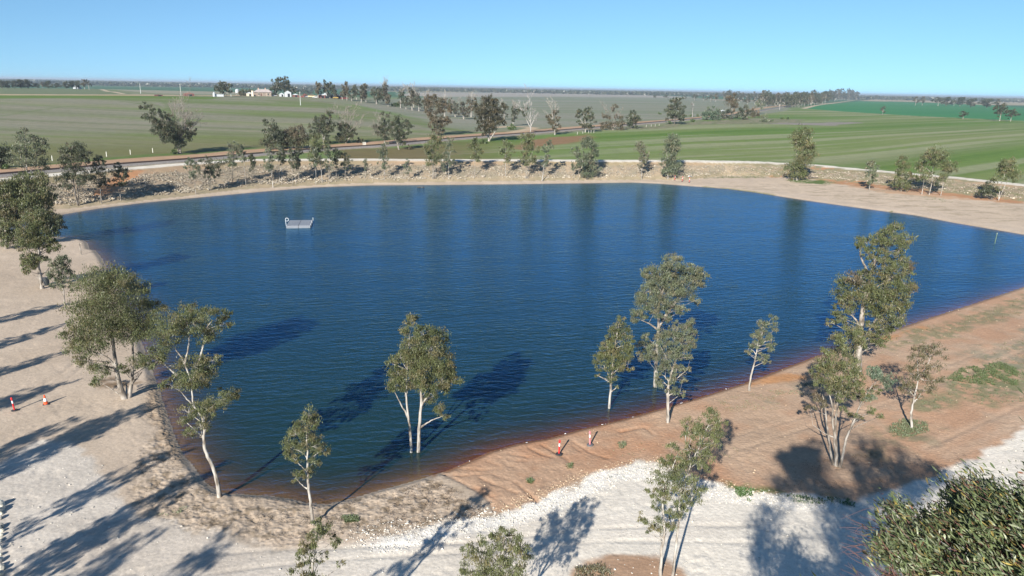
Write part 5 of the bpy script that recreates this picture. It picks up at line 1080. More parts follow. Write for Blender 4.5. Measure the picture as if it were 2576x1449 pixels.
# bollards
def bollard(p, lean, body, base_m, label, group, hexbase=True, k=1.0):
    B = ground_at(*p) if len(p) == 2 else np.array(p); e = empty('bollard', B-[0, 0, .02], label, 'bollard', group); e.rotation_euler = lean; e.scale = (k, k, k)
    MB().lathe((0, 0, 0), [(.24, 0), (.25, .03), (.235, .075), (.12, .10), (.07, .11)], 8).build('base', base_m, e)
    post = MB().lathe((0, 0, .1), [(.055, 0), (.055, .52)], 14).build('post', body, e)
    MB().lathe((0, 0, .62), [(.052, 0), (.052, .22)], 14).build('reflective_band', M_WHT, e)
    MB().lathe((0, 0, .84), [(.055, 0), (.055, .10), (.075, .12), (.075, .15), (.06, .17), (.06, .22), (.045, .25), (.012, .26)], 14).build('cap', body, e)
    return e
bollard((37, 1033/1.0), (R(2), R(-3), 0), M_RED, M_RUB, 'red bollard with white band on the left sand, left of the traffic cone', 'bollards around the lake')
bollard((1406, 1143), (R(-1), R(1), 0), M_RED, M_RUB, 'red bollard on the red shore, left of the faded pink one', 'bollards around the lake')
bollard((1484, 1120), (R(0), R(-3), 0), M_PINK, mt_('grey_rubber', (.13, .13, .135), .8), 'faded pink bollard on the red shore', 'bollards around the lake')
FB = [(1697, 453.5), (1716, 456.5), (1733.5, 459)]
for p, lab in zip(FB, ('left of the three red bollards on the far beach', 'middle of the three red bollards on the far beach', 'right of the three red bollards on the far beach')):
    bollard(p, (0, R(3), 0), M_RED, M_RUB, lab, 'bollards on the far beach', k=1.25)
B = ground_at(116, 1016.5); e = empty('traffic_cone', B, 'orange traffic cone with a white band on the left sand', 'traffic cone'); e.rotation_euler = (R(1), R(-2), .4)
MB().box((0, 0, .02), (.42, .42, .04), 0, .03).build('base', M_RUB, e)
MB().lathe((0, 0, .04), [(.165, 0), (.16, .03), (.145, .05), (.118, .22)], 18).build('cone_body', M_ORG, e)
MB().lathe((0, 0, .26), [(.1175, 0), (.080, .25)], 18).build('reflective_band', M_WHT, e)
MB().lathe((0, 0, .51), [(.081, 0), (.045, .23), (.035, .24)], 18).build('tip', M_ORG, e)
# raft
fl = at((1080+690/10.73)/1.59, (820+1005/10.73)/1.59, 0.0); frp = at((1080+1740/10.73)/1.59, (820+988/10.73)/1.59, 0.0)
U = frp-fl; WR = np.linalg.norm(U); U /= WR; Vv = np.array([-U[1], U[0], 0]); rz = math.atan2(U[1], U[0]); DR = 5.6
e = empty('swimming_raft', fl, 'pale grey floating swimming raft with a white curled rail out on the lake', 'raft'); e.rotation_euler = (0, 0, rz)
m_ = MB()
for i in range(2):
    for j in range(2): m_.box((WR*(.25+.5*i), DR*(.25+.5*j), .18), (WR/2-.05, DR/2-.03, .50), 0, .05)
m_.build('float_deck', M_GREYP, e)
m_ = MB()
for i in range(28): m_.box((WR*(i+.5)/28, -.012, .20), (.05, .03, .40))
m_.build('ribbed_side', M_GREYP, e)
MB().box((WR*.5, DR*.5, .405), (.12, DR*.96, .03)).build('joint_strip', M_DKGAP, e)
m_ = MB()
for i in range(8): m_.box((WR*(i+.6)/8.3, DR*.5, .435), (.16, .09, .025))
for i in (1, 2, 4, 6, 9, 10, 11): m_.box((WR*i/12, .25, .435), (.10, .07, .025))
m_.build('cleats', M_DKGAP, e)
def curl(x): return [(x+.10, .2, .4), (x+.02, .2, 1.2)]+[(x+.27-.27*math.cos(a), .2, 1.5+.27*math.sin(a)) for a in np.linspace(0.1, 5.4, 18)]
MB().tube(curl(-.05), .035, 8).build('curled_rail', M_GALV, e)
for y, h in ((.5, .12), (2.8, .2), (5.4, .32)): MB().box((WR+.03, y, .42+h/2), (.05, .05, h+.3)).build('edge_post', M_GALV, e)
# things in and by the water
P = at(2501, 618, -.4); e = empty('marker_pole', P, 'thin greenish pole standing in the water near the right hand beach', 'pole')
top = 2.1; MB().tube([(0, 0, -.8), (.08, 0, top)], .05, 8).build('pole', mt_('mossy_green_paint', (.16, .22, .12), .6), e); MB().lathe((.08, 0, top-.05), [(.07, 0), (.07, .14), (.03, .18)], 10).build('cap', mt_('pale_green_cap', (.30, .34, .24), .6), e)
P = at(1058, 471.5, 0); e = tag(link('driftwood_log', mesh_np('driftwood_log', *(lambda g: (tube(g, spline([(-.9, 0, -.05), (-.3, .05, .08), (.4, 0, .04), (1.0, .1, .08)], 4), np.linspace(.14, .06, 13), 8), tube(g, [(.5, 0, .05), (.75, .1, .3)], [.05, .02], 5), g.out())[2])(Geo()), BARK['dark']), None, P), 'dark log lying in the water off the far beach', 'log')
P = ground_at((455)/4+1932, 176+1093/4); tag(link('driftwood_log', mesh_np('driftwood_log', *(lambda g: (tube(g, spline([(-1.4, 0, .15), (-.4, .1, .3), (.5, 0, .28), (1.5, .2, .15)], 4), np.linspace(.28, .12, 13), 8), tube(g, [(-.4, 0, .3), (-.9, .2, .8)], [.09, .03], 5), g.out())[2])(Geo()), BARK['dark']), None, P), 'charred dark log lying on the right hand beach near the tallest bank tree', 'log')
B = ground_at(115, 717); e = empty('drum', B, 'dark upright drum beside the trunk on the left sand', 'drum')
MB().lathe((0, 0, 0), [(.42, 0), (.43, .05), (.43, .4), (.45, .42), (.43, .45), (.43, .8), (.44, .86), (.38, .88)], 18).build('drum_body', mt_('weathered_dark_drum', (.06, .07, .07), .6), e); MB().lathe((0, 0, .86), [(.39, 0), (.39, .03)], 18).build('rim', mt_('drum_rim', (.12, .12, .12), .5), e)
B = ground_at(204.5, 640); e = empty('timber_post', B, 'short leaning timber post on the sandy spit', 'post'); MB().tube([(0, 0, -.2), (-.05, 0, 1.4), (-.08, 0, 1.62)], .07, 8).build('post', BARK['grey'], e); MB().box((.1, 0, 1.6), (.55, .08, .10)).build('crosspiece', BARK['grey'], e)
B = ground_at(1736, 446); e = empty('litter_sheet', B, 'crumpled white sheet of litter on the rocks above the far bollards', 'litter'); MB().poly([(-.7, 0, .1), (0, -.2, .35), (.8, .1, .15), (.5, .5, .3), (-.3, .5, .45), (-.6, .3, .2)], [(0, 1, 4, 5), (1, 2, 3, 4)]).build('sheet', M_WHT, e)
# limestone boulders at the lower left edge
def rock_mesh(seed, s=(1, 1, .75)):
    r_ = np.random.default_rng(seed); import bmesh
    bm = bmesh.new(); bmesh.ops.create_icosphere(bm, subdivisions=2, radius=1)
    ax = r_.normal(size=(9, 3)); ax /= np.linalg.norm(ax, axis=1)[:, None]; dd = r_.uniform(.62, .95, 9)
    for v in bm.verts:
        p = np.array(v.co)
        for a, d in zip(ax, dd):
            k = p@a
            if k > d: p = p-a*(k-d)
        p = p*(1+r_.normal(0, .03)); v.co = p*np.array(s)
    me = bpy.data.meshes.new('limestone_boulder'); bm.to_mesh(me); bm.free(); return me
M_LIME = mt_('pale_limestone', (.58, .55, .46), .9, 0, .35, 2.2)
RK = [rock_mesh(i) for i in range(4)]
for r in RK: r.materials.append(M_LIME)
bl = [(0,300,60),(35,360,48),(20,440,26),(-10,520,40),(15,650,40),(35,720,30),(5,800,34),(30,845,20),(-5,890,30),(0,1000,36),(-2,1110,30),(20,1185,34),(45,1290,26),(30,1350,48),(-10,1300,46),(10,1430,46),(-40,1230,50),(-40,700,50),(-40,420,60)]
for i, (x, y, r) in enumerate(bl):
    B = ground_at(x/4.094/1.59, (1950+y/4.094)/1.59); m1 = np.linalg.norm(B-CAM)/FD/4.094/1.59*r
    o = link('limestone_boulder', RK[i % 4], None, B+[0, 0, m1*.45]); o.scale = (m1*1.05, m1*1.05, m1*1.15); o.rotation_euler = (rng.uniform(-.4, .4), rng.uniform(-.4, .4), rng.uniform(0, 6))
    tag(o, '%s from the top in the row of pale limestone boulders at the lower left edge' % ORD[i].capitalize() if 0 else 'pale limestone boulder in the row along the lower left edge', 'boulder', 'limestone boulders along the lower left edge')
# rock armour on the bank
def rock_field():
    import bmesh
    protos = []
    for sd_ in range(5):
        r_ = np.random.default_rng(100+sd_); bm = bmesh.new(); bmesh.ops.create_icosphere(bm, subdivisions=1, radius=1); V = np.array([v.co[:] for v in bm.verts]); F = np.array([[v.index for v in f.verts] for f in bm.faces]); bm.free()
        V = V*(1+r_.normal(0, .16, (len(V), 1)))*np.array([1, r_.uniform(.6, .9), r_.uniform(.5, .75)]); protos.append((V, F))
    k = np.where(bank & (GB > .05) & (GB < .97))[0]; w_ = RAD[k]**2; k = k[rng.random(len(k)) < w_/w_.max()]
    k = rng.choice(k, 100000); x = GX[k]+rng.normal(0, .5, len(k)); y = GY[k]+rng.normal(0, .5, len(k))
    z, _, sf_, st2, t = terrain(x, y, True); az = np.degrees(np.arctan2(x, y))
    scar = inside(x, y, gpoly([(232,492),(262,468),(300,437),(330,427),(372,429),(352,441),(318,458),(300,478),(272,488)]))
    dens = sst(.06, .16, t)*sst(.86, .70, t)*np.interp(az, [-60, 14, 18, 21, 40], [1, 1, .75, .42, .3])*sst(.28, .45, fbm(x*.35, y*.35, 12, 3)+.12)
    ok = (rng.random(len(x)) < dens*.52) & (~scar | (rng.random(len(x)) < .06)) & (sf_ > 0) & (st2 < 0); x, y, z, t, az = x[ok], y[ok], z[ok], t[ok], az[ok]
    n = len(x); s = rng.gamma(4, .027, n).clip(.06, .34)*np.where(t < .25, 1.15, .95); print('rocks', n)
    VV = []; FF = []; CC = []; nn = 0
    for i in range(5):
        q = np.arange(n) % 5 == i; V0, F0 = protos[i]; m = q.sum(); a = rng.uniform(0, 6.28, m); ca, sa = np.cos(a), np.sin(a)
        V = np.stack([V0[None, :, 0]*ca[:, None]-V0[None, :, 1]*sa[:, None], V0[None, :, 0]*sa[:, None]+V0[None, :, 1]*ca[:, None], np.broadcast_to(V0[None, :, 2], (m, len(V0)))], -1)*s[q][:, None, None]
        V += np.stack([x[q], y[q], z[q]+s[q]*.22+.1], 1)[:, None, :]
        F = (F0[None]+np.arange(m)[:, None, None]*len(V0)).reshape(-1, 3)+nn
        c = np.array([(.34, .295, .235), (.41, .36, .28), (.27, .235, .19), (.48, .42, .325)])[rng.choice(4, m, p=(.38, .27, .2, .15))]*rng.uniform(.8, 1.15, (m, 1))
        c = c*np.where(t[q] < .22, 1.18, 1.0)[:, None]*np.where((az[q] < -18), .9, 1.0)[:, None]
        VV.append(V.reshape(-1, 3)); FF.append(F); CC.append(np.repeat(c, len(V0), 0)); nn += m*len(V0)
    mr = attr_mat('bank_rock', rough=.95, spec=.15)[0]
    o = link('bank_rocks', mesh_np('bank_rocks', np.vstack(VV), np.vstack(FF), mr, {'col': np.vstack(CC)}, smooth=False)); o['kind'] = 'stuff'; tag(o, 'loose grey rock armour covering the far bank of the lake', 'rocks')
rock_field()
# loose stones heaped along the edges of the gravel road
def loose_stones():
    O = np.array([(1,0,0),(-1,0,0),(0,1,0),(0,-1,0),(0,0,1),(0,0,-1)], float); OF = np.array([(0,2,4),(2,1,4),(1,3,4),(3,0,4),(2,0,5),(1,2,5),(3,1,5),(0,3,5)])
    w_ = np.maximum(mg*.02, edge)*1.0; w_ = np.maximum(w_, lmask([(955,1355),(1099,1334),(1247,1300),(1345,1272),(1432,1240),(1520,1200),(1650,1180)], 1.2, .8, .5))
    w_ = w_+.006*mr*(GX > -10); w_ *= (GY > 12)*(GS > .5); w_ *= RAD**2; k = rng.choice(len(w_), 10000, p=w_/w_.sum()); n = len(k)
    s = rng.gamma(3, .011, n).clip(.015, .085); x = GX[k]+rng.normal(0, .12, n); y = GY[k]+rng.normal(0, .12, n); z = GZ[k]
    V = (O[None]*(1+rng.normal(0, .25, (n, 6, 3)))*s[:, None, None]*np.array([1, 1, .6])); a = rng.uniform(0, 6.28, n); ca, sa = np.cos(a)[:, None], np.sin(a)[:, None]
    V = np.stack([V[:, :, 0]*ca-V[:, :, 1]*sa, V[:, :, 0]*sa+V[:, :, 1]*ca, V[:, :, 2]], -1)+np.stack([x, y, z+s*.25], 1)[:, None]
    F = (OF[None]+np.arange(n)[:, None, None]*6).reshape(-1, 3); c = np.array([.72, .68, .60])*rng.uniform(.55, 1.15, (n, 1)); red = (mr[k] > .5) & (mg[k] < .3); c[red] *= np.array([.85, .7, .55])
    o = link('loose_stones', mesh_np('loose_stones', V.reshape(-1, 3), F, attr_mat('loose_stone', rough=.95, spec=.15)[0], {'col': np.repeat(c, 6, 0)}, smooth=False)); o['kind'] = 'stuff'; tag(o, 'loose pale stones strewn over the gravel road and its edges', 'gravel')
loose_stones()
# weeds, grass tufts, litter of dead weed
def tufts(name, zones, label, cat, mat):
    VV = []; CC = []; FF = []; nn = 0
    for pg, n, h, c, thr in zones:
        n = int(n*.75); h = h*.62; c = np.array(c)*1.1
        P = gpoly(pg); lo = P.min(0); hi = P.max(0); x = rng.uniform(lo[0], hi[0], n); y = rng.uniform(lo[1], hi[1], n)
        ok = inside(x, y, P) & (fbm(x*1.1, y*1.1, 77, 4) > thr); x, y = x[ok], y[ok]
        z, sl, *_ = terrain(x, y, True); k = sl > .1; x, y, z = x[k], y[k], z[k]
        if not len(x): continue
        b = 7; X = np.repeat(x, b); Y = np.repeat(y, b); Z = np.repeat(z, b); N_ = len(X); a = rng.uniform(0, 6.28, N_); hh = h*rng.uniform(.5, 1.3, N_)
        dx, dy = np.cos(a), np.sin(a); wd = .012+.045*hh
        B = np.stack([X+dx*.06, Y+dy*.06, Z-.02], 1); T = B+np.stack([dx*hh*.7, dy*hh*.7, hh], 1); S = np.stack([-dy, dx, 0*dx], 1)*wd[:, None]; Mi = B*.5+T*.5+np.array([0, 0, .12])*hh[:, None]
        VV.append(np.stack([B, Mi+S, T, Mi-S], 1).reshape(-1, 3)); FF.append(np.arange(N_*4).reshape(-1, 4)+nn); nn += N_*4
        CC.append(np.repeat(np.array(c)*rng.uniform(.65, 1.35, (N_, 1)), 4, 0))
    o = link(name, mesh_np(name, np.vstack(VV), np.vstack(FF), mat, {'col': np.vstack(CC)}, smooth=False)); o['kind'] = 'stuff'; tag(o, label, cat)
GRN = (.115, .155, .06); DRY = (.21, .20, .11); GG = (.16, .19, .10)
tufts('weeds', [([(2380,955),(2420,925),(2520,912),(2560,930),(2560,975),(2440,965)], 2600, .22, GRN, .42), ([(2330,960),(2576,910),(2700,900),(2700,960),(2576,1010),(2330,1030),(2300,1005)], 2600, .14, GG, .47), ([(2230,875),(2300,830),(2420,800),(2576,745),(2600,790),(2480,815),(2380,850),(2320,865)], 3200, .16, DRY, .46),
  ([(2430,900),(2576,840),(2700,820),(2700,880),(2530,930)], 1800, .15, DRY, .48), ([(2235,1075),(2270,1055),(2330,1062),(2335,1085),(2290,1100),(2245,1100)], 900, .18, GG, .2), ([(1800,1232),(1880,1225),(1960,1245),(2150,1258),(2150,1275),(1960,1262),(1850,1250)], 900, .2, (.07, .13, .035), .5), ([(1855,1228),(1895,1232),(1885,1262),(1850,1245)], 350, .2, (.08, .15, .04), .3),
  ([(1560,1190),(1652,1170),(1660,1200),(1500,1215),(1480,1225)], 260, .12, GG, .5), ([(1930,985),(2060,955),(2110,960),(2060,995),(1960,1005)], 1500, .13, (.21, .20, .13), .45), ([(1800,1010),(1900,985),(1990,990),(1960,1030),(1830,1035)], 900, .12, (.20, .19, .12), .5), ([(1500,1130),(1760,1090),(1900,1150),(1800,1190),(1560,1170)], 500, .10, DRY, .58),
  ([(860,1300),(900,1296),(900,1312),(865,1315)], 220, .16, GRN, .3), ([(380,1265),(420,1290),(470,1270),(460,1290),(400,1300)], 120, .15, GRN, .4), ([(1325,1207),(1340,1205),(1342,1216),(1326,1216)], 60, .18, GRN, .1), ([(1425,1165),(1440,1165),(1440,1180),(1425,1180)], 40, .16, GRN, .1), ([(1555,1115),(1572,1112),(1575,1128),(1557,1130)], 50, .2, GG, .1),
  ([(1450,1430),(1520,1420),(1540,1449),(1500,1500),(1440,1500)], 500, .2, (.13, .12, .06), .35), ([(1975,452),(2020,450),(2110,458),(2080,466),(1990,459)], 900, .22, GRN, .4), ([(2228,533),(2246,531),(2250,536),(2232,538)], 160, .3, GRN, .1), ([(1800,445),(1900,444),(1960,447),(1900,449),(1800,449)], 500, .25, (.12, .16, .06), .4),
  ([(1780,470),(1900,481),(1945,489),(1900,486),(1780,473)], 500, .15, GG, .35), ([(2330,490),(2400,506),(2390,512),(2320,500)], 260, .2, GG, .35), ([(1720,425),(1980,424),(1980,444),(1720,446)], 2600, .4, (.20, .20, .13), .42), ([(2090,425),(2257,443),(2576,478),(2576,505),(2350,475),(2180,455)], 3000, .45, (.19, .19, .11), .42), ([(0,470),(150,450),(330,425),(345,432),(150,462),(0,490)], 1500, .4, (.17, .18, .09), .42), ([(644,412),(1500,412),(1700,413),(1700,417),(1300,417),(644,417)], 1800, .35, (.19, .18, .11), .52), ([(2000,985),(2160,930),(2230,900),(2300,870),(2280,860),(2150,900),(2000,950)], 700, .13, DRY, .55)],
  'patches of weeds and grass tufts growing on the lake shore', 'weeds', M_LEAF)
tufts('dead_weed', [([(950,1290),(1000,1235),(1090,1210),(1180,1240),(1240,1290),(1100,1318),(960,1330)], 900, .09, (.16, .11, .07), .42), ([(640,1290),(760,1280),(900,1300),(900,1350),(640,1345)], 700, .08, (.17, .13, .09), .45), ([(350,1110),(460,1180),(560,1260),(600,1330),(460,1300),(340,1220)], 900, .08, (.18, .14, .095), .5),
  ([(1790,465),(1990,458),(2576,525),(2576,570),(2200,522),(1950,485)], 1400, .12, (.19, .16, .11), .56), ([(600,1250),(900,1262),(1060,1215),(1050,1225),(900,1275),(620,1262)], 500, .07, (.09, .07, .055), .35), ([(1960,1170),(2200,1130),(2300,1200),(2100,1235),(1960,1225)], 700, .10, (.17, .12, .07), .45)],
  'dark scraps of dead weed and bark scattered on the sand', 'plant litter', M_LEAF)
# white scraps of foam along the waterline
m_ = MB()
for x, y in ((1186,1160),(1310,1118),(1325,1112),(1420,1090),(1477,1079),(1520,1067),(1575,1053),(1590,1050),(1605,1046),(1618,1043),(1700,1018),(1712,1014),(1828,979),(1160,1172),(2150,868),(2395,783)):
    p = at(x, y, .05); 
    for _ in range(2): q = p+rng.normal(0, .12, 3)*[1, .4, 0]; m_.box((q[0], q[1], .04), (rng.uniform(.06, .17), .06, .03), rng.uniform(0, 3), .015)
o = m_.build('foam_scraps', M_WHT); o['kind'] = 'stuff'; tag(o, 'white scraps of foam washed along the red shoreline', 'foam')
# ---- railway, poles, posts
RS = spline(RAIL[:, :2], 8); keep = np.hypot(RS[:, 0], RS[:, 1]) < 1300; RS = RS[keep]; RZ = terrain(RS[:, 0], RS[:, 1]); RP = np.column_stack([RS, RZ])
def ribbon(P, prof):
    T = np.gradient(P[:, :2], axis=0); T /= np.linalg.norm(T, axis=1)[:, None]; Nn = np.column_stack([-T[:, 1], T[:, 0]]); k = len(prof); V = []
    for o_, z_ in prof: V.append(np.column_stack([P[:, 0]+Nn[:, 0]*o_, P[:, 1]+Nn[:, 1]*o_, P[:, 2]+z_]))
    V = np.stack(V, 1).reshape(-1, 3); n = len(P); i = np.arange(n-1)[:, None]*k; j = np.arange(k-1)[None]; F = np.stack([i+j, i+j+1, i+j+1+k, i+j+k], -1).reshape(-1, 4); return V, F
e = empty('railway_line', RP[len(RP)//2], 'single railway line on a grey ballast bed between the dirt road and the fields', 'railway'); o0 = np.array(RP[len(RP)//2])
def rpart(n, V, F, m): link(n, mesh_np(n, np.asarray(V)-o0, F, m, smooth=False), e)
rpart('ballast', *ribbon(RP, [(-2.6, -.2), (-1.6, .42), (1.6, .42), (2.6, -.2)]), mt_('grey_ballast', (.235, .215, .20), .95, 0, .35, 5))
for s_ in (-.72, .72): rpart('rail', *ribbon(RP, [(s_-.09, .43), (s_-.07, .62), (s_+.07, .62), (s_+.09, .43)]), mt_('rusty_rail', (.10, .065, .05), .5, .3))
def power_pole(fr, xb, yb, yt, label, xt=None, steel=False):
    B = ground_at(fr[0]+xb/fr[2], fr[1]+yb/fr[2]); h = (yb-yt)/fr[2]*np.linalg.norm(B-CAM)/FD; e = empty('power_pole', B, label, 'power pole', 'power poles on the left slope')
    MB().tube([(0, 0, -.3), (0, 0, h)], np.array([.26, .18]), 7).build('pole', mt_('pale_grey_pole', (.50, .54, .50), .6), e); MB().box((0, 0, h-.5), (1.6, .14, .16), R(20)).build('crossarm', BARK['grey'], e)
power_pole(R1, 1417, 237, 155, 'thin pale power pole, leftmost on the left slope'); power_pole(R1, 1822, 260, 158, 'thick pale power pole left of the red roofed ruin'); power_pole(R1, 2326, 268, 150, 'greenish power pole beside the spreading tree left of the farmhouse'); power_pole(R2, 449, 356, 232, 'thin pole standing in the left slope below the farmyard')
M_POST = mt_('white_marker_post', (.75, .74, .66), .6)
for i, x in enumerate((1079, 1091, 1104)):
    B = ground_at(R2[0]+x/4, R2[1]+759/4); o = MB().box((0, 0, .55), (.16, .10, 1.1), 0, .02).lathe((0, 0, 1.1), [(.07, 0), (.03, .05)], 6).build('marker_post', M_POST, None, B); tag(o, 'white marker post, %s of three beside the dirt road' % ('left', 'middle', 'right')[i], 'post', 'white marker posts beside the dirt road')
for i, (x, y) in enumerate(((527,915),(1073,872),(1313,850),(1538,832))):
    B = ground_at(x/4, 176+y/4); o = MB().tube([(0, 0, -.2), (.03, 0, 1.3)], .09, 6).box((.03, 0, 1.2), (.06, .24, .05)).build('fence_post', M_POST, None, B); tag(o, 'pale fence post, %s from the left along the edge of the left field' % ORD[i], 'post', 'fence posts along the left field')
for i, (x, y) in enumerate(((657,650),(712,640),(770,636),(795,632),(823,634),(1105,600),(1350,575),(1400,571),(1440,568),(1480,563))):
    B = ground_at(R3[0]+x/4, R3[1]+y/4); o = MB().tube([(0, 0, -.2), (.05, 0, 1.2)], .12, 6).box((.05, 0, 1.1), (.08, .3, .06)).build('fence_post', mt_('weathered_post', (.42, .40, .36), .8) if i == 0 else bpy.data.materials['weathered_post'], None, B); tag(o, 'weathered fence post, %s from the left along the rail side of the right field' % ORD[i], 'post', 'fence posts along the railway')
# ---- farmyard
def px_frame(x, y, fr=C6):
    B = ground_at(fr[0]+x/fr[2], fr[1]+y/fr[2]); return B, np.linalg.norm(B-CAM)/FD/fr[2]
def facing(B): return -math.atan2(B[0], B[1])
M_ROOF = mt_('pale_iron_roof', (.52, .45, .42), .5, .1, .15, .6); M_STONE = mt_('rubble_stone_wall', (.25, .20, .165), .9, 0, .3, 1.5); M_CREAM = mt_('limewash', (.62, .54, .43), .9, 0, .12, .8); M_DARK = mt_('dark_opening', (.02, .02, .025), .3); M_WIRON = mt_('white_iron', (.50, .53, .56), .45, 0, .08, .5); M_RUST = mt_('rust_red_iron', (.15, .06, .05), .7, 0, .25, 1); M_BLUE = mt_('dark_blue_iron', (.035, .045, .075), .6); M_BRICK = mt_('brick_chimney', (.50, .33, .24), .9)
B, px = px_frame(1090, 405); wh = 280*px; wl = 60*px; rf = 58*px; dp = wh*.7; e = empty('farmhouse', B, 'old stone farmhouse with a pale hipped iron roof and two chimneys', 'house'); e.rotation_euler = (0, 0, facing(B)-.12)
wall = MB().box((0, 0, wl/2-.2), (wh*.92, dp*.92, wl+.4)).build('wall', M_STONE, e)
h_ = wh/2+.25; d_ = dp/2+.25; MB().poly([(-h_, -d_, wl), (h_, -d_, wl), (h_, d_, wl), (-h_, d_, wl), (-wh*.27, 0, wl+rf*.75), (wh*.27, 0, wl+rf*.75)], [(0, 1, 5, 4), (1, 2, 5), (2, 3, 4, 5), (3, 0, 4), (3, 2, 1, 0)]).build('roof', M_ROOF, e)
for x in (-wh*.25, wh*.12): MB().box((x, .4, wl+rf*.75), (.8, .6, 1.8)).box((x, .4, wl+rf*.75+.92), (1.0, .8, .2)).build('chimney', M_BRICK, e)
for x, w_ in ((-wh*.20, 1.3), (wh*.30, 1.1)):
    f = MB().box((x, -dp*.46-.03, wl*.52), (w_+.2, .10, 1.9)).build('window', M_CREAM, e); MB().box((x, -dp*.46-.07, wl*.52), (w_, .06, 1.7)).build('pane', M_DARK, f)
MB().box((-wh*.06, -dp*.46-.04, 1.1), (1.2, .12, 2.3)).build('door', mt_('brown_door', (.12, .06, .04), .6), e)
m_ = MB()
for x in (-.46, -.2, 0, .22, .46): m_.box((wh*x, -dp*.5-1.2, wl/2-.1), (.12, .12, wl))
m_.build('verandah_post', M_CREAM, e)
def shed(x, y, w_, h, label, roof_m, wall_m, dr=.8, cat='shed', name='shed', open_=False, fr=C6, flip=0.):
    B, px = px_frame(x, y, fr); W_, H_ = w_*px, h*px; D_ = W_*dr; e = empty(name, B, label, cat); e.rotation_euler = (0, 0, facing(B)+flip); wl = H_*.66
    MB().box((0, 0, wl/2-.2), (W_*.96, D_*.96, wl+.4)).build('wall', wall_m, e)
    a = W_/2+.15; b = D_/2+.15; MB().poly([(-a, -b, wl), (a, -b, wl), (a, b, wl), (-a, b, wl), (0, -b, H_), (0, b, H_)], [(0, 4, 5, 3), (4, 1, 2, 5), (0, 1, 4), (3, 5, 2), (3, 2, 1, 0)]).build('roof', roof_m, e)
    MB().box((W_*.12, -D_*.48-.04, wl*.4), (W_*.32, .1, wl*.8)).build('door', M_DARK, e); return e
shed(850, 405, 95, 62, 'cream ruined cottage left of the farmhouse with a broken pale roof', M_WIRON, M_CREAM, name='cottage', cat='cottage'); B, px = px_frame(908, 408); e = empty('chimney_stack', B, 'free-standing cream chimney between ruined cottage and farmhouse', 'chimney'); MB().box((0, 0, 40*px), (1.7, 1.3, 80*px)).build('shaft', M_CREAM, e); MB().box((0, 0, 80*px+.15), (2.0, 1.6, .3)).build('cap', M_CREAM, e)
shed(1512, 418, 105, 95, 'tall white gabled shed under the tallest farmyard tree', M_WIRON, M_WIRON)
shed(1405, 412, 75, 58, 'low white tent-shaped shed left of the tall white gabled shed', M_WIRON, M_WIRON)
shed(1640, 420, 95, 50, 'low pale shed with rusty patches right of the tall white gabled shed', M_WIRON, M_RUST)
shed(1800, 425, 70, 58, 'small rust-red shed amid the farmyard junk', M_RUST, M_RUST)
shed(2095, 440, 110, 72, 'dark rust-red shed at the left of the machinery sheds', M_WIRON, M_RUST)
shed(2150, 436, 60, 80, 'narrow white shed beside the dark rust-red one', M_WIRON, M_WIRON)
shed(2245, 440, 110, 72, 'broad pale-roofed machinery shed', M_WIRON, M_CREAM)
shed(2360, 448, 120, 78, 'dark blue machinery shed at the right end of the farmyard', M_WIRON, M_BLUE)
shed(1900, 262, 95, 30, 'low open ruin with a rust-red roof on the left slope', mt_('faded_red_roof', (.27, .13, .11), .7), M_RUST, fr=R1); shed(1595, 263, 70, 14, 'long low rust-red trough on the left slope', M_RUST, M_RUST, fr=R1, name='trough', cat='trough')
shed(172, 127, 60, 14, 'long white farm shed far off behind the dark trees at left', M_WIRON, M_WIRON, fr=R1, dr=.4); shed(8, 128, 26, 12, 'short white farm shed at the left edge far behind the dark trees', M_WIRON, M_WIRON, fr=R1)
def tank(fr, x, y, w_, h, label, cone=.25, cat='silo', name='silo'):
    B, px = px_frame(x, y, fr); r = w_*px/2; H_ = h*px; e = empty(name, B, label, cat); MB().lathe((0, 0, -.2), [(r, 0), (r, H_*(1-cone))], 16).build('tank_body', M_WIRON, e); MB().lathe((0, 0, H_*(1-cone)-.2), [(r*1.04, 0), (r*.2, H_*cone), (r*.18, H_*cone+.3)], 16).build('roof', M_WIRON, e)
tank(C6, 245, 412, 38, 68, 'slim white silo left of the spreading tree by the farmhouse'); tank(L3, 1385, 254, 58, 42, 'left one of two white round silos under the far left trees', .4); tank(L3, 1465, 256, 58, 42, 'right one of two white round silos under the far left trees', .4)
B, px = px_frame(645, 395); e = empty('water_tank', B, 'white water tank raised on a stand among shrubs left of the farmhouse', 'water tank'); MB().lathe((0, 0, 40*px), [(28*px, 0), (29*px, 8*px), (29*px, 48*px), (10*px, 58*px)], 16).build('tank_body', M_WIRON, e)
m_ = MB()
for sx in (-1, 1):
    for sy in (-1, 1): m_.box((sx*18*px, sy*18*px, 20*px), (.3, .3, 40*px))
m_.build('stand', BARK['grey'], e)
B, px = px_frame(340, 412); e = empty('water_trough', B, 'long low white tank beside the slim white silo', 'tank'); e.rotation_euler = (0, 0, facing(B)); MB().box((0, 0, .8), (120*px, 3.0, 1.9), 0, .2).build('tank_body', M_WIRON, e); MB().box((0, 0, 1.8), (121*px, 3.2, .16)).build('lid', M_GREYP, e)
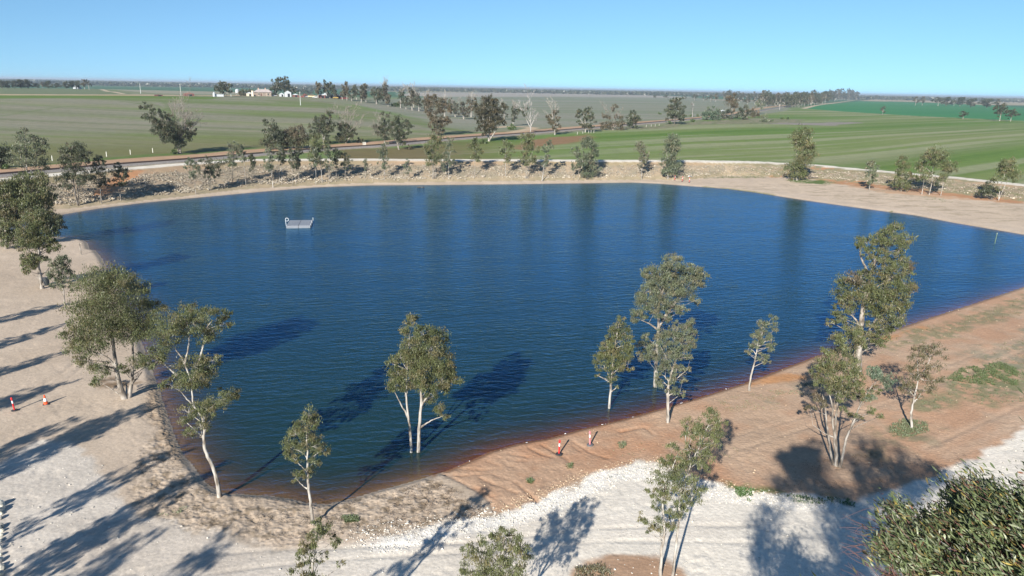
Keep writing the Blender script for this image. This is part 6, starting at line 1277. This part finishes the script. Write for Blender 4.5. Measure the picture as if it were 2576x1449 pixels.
def car(x, y, label, c, L=4.6, h=1.0, cat='car', name='parked_car'):
    B, px = px_frame(x, y); e = empty(name, B, label, cat); e.rotation_euler = (0, 0, facing(B)); pm = mt_('paint_'+name+str(x), c, .35)
    MB().box((0, 0, .65*h), (L, 1.75, .6*h), 0, .12).build('body', pm, e); MB().box((.1, 0, 1.12*h), (L*.52, 1.5, .55*h), 0, .18).build('cabin', M_DARK, e); MB().box((.1, 0, 1.43*h), (L*.46, 1.42, .09)).build('roof', pm, e)
    for wx in (-L*.31, L*.31):
        for wy in (-.8, .8): MB().tube([(wx, wy-.1, .33), (wx, wy+.1, .33)], .33, 12).build('wheel', M_RUB, e)
car(1268, 408, 'white car parked right of the farmhouse', (.75, .76, .78)); car(1735, 430, 'dull red car body among the farmyard junk', (.30, .09, .07)); car(1860, 428, 'pale blue-grey car body among the farmyard junk', (.35, .40, .44)); car(1922, 432, 'cream truck with yellowish cab in the farmyard', (.66, .52, .30), 6.5, 1.7, 'truck', 'parked_truck'); car(1985, 436, 'white car at the farmyard left of the machinery sheds', (.74, .75, .76))
car(2330, 452, 'yellow machine parked before the blue shed', (.36, .24, .06), 4.5, 1.5, 'tractor', 'tractor'); car(2480, 462, 'dark red truck under the gums right of the machinery sheds', (.16, .04, .035), 6.5, 1.6, 'truck', 'parked_truck')
def wide_shed_px(fr, x, y, w_, h, label): shed(x, y, w_, h, label, M_WIRON, M_WIRON, fr=fr, dr=.5)
wide_shed_px(R3, 2285, 292, 55, 14, 'long white roof half hidden by trees of the roadside paddock'); wide_shed_px(R3, 2118, 415, 34, 12, 'small white roofed shelter among the roadside thicket')
# ---------------------------------------------------------------- air
hz = MB().box((0, 22000, 55), (70000, 70000, 124)).build('haze', None) if False else None
me = bpy.data.meshes.new('haze'); X0, X1, Y0, Y1, Z0, Z1 = -64000, 64000, -62000, 64000, -4, 40
me.from_pydata([(X0, Y0, Z0), (X1, Y0, Z0), (X1, Y1, Z0), (X0, Y1, Z0), (X0, Y0, Z1), (X1, Y0, Z1), (X1, Y1, Z1), (X0, Y1, Z1)], [], [(3, 2, 1, 0), (4, 5, 6, 7), (0, 1, 5, 4), (1, 2, 6, 5), (2, 3, 7, 6), (3, 0, 4, 7)])
hm = bpy.data.materials.new('haze'); hm.use_nodes = True; n = hm.node_tree; n.nodes.clear(); ou = n.nodes.new('ShaderNodeOutputMaterial'); pv = n.nodes.new('ShaderNodeVolumePrincipled')
pv.inputs['Density'].default_value = .00012; pv.inputs['Color'].default_value = (.72, .86, 1, 1); pv.inputs['Anisotropy'].default_value = 0.1
n.links.new(pv.outputs[0], ou.inputs['Volume']); me.materials.append(hm); o = link('haze', me); o['kind'] = 'stuff'; tag(o, 'thin blue air between the viewpoint and the horizon', 'haze')
scene.cycles.volume_bounces = 0
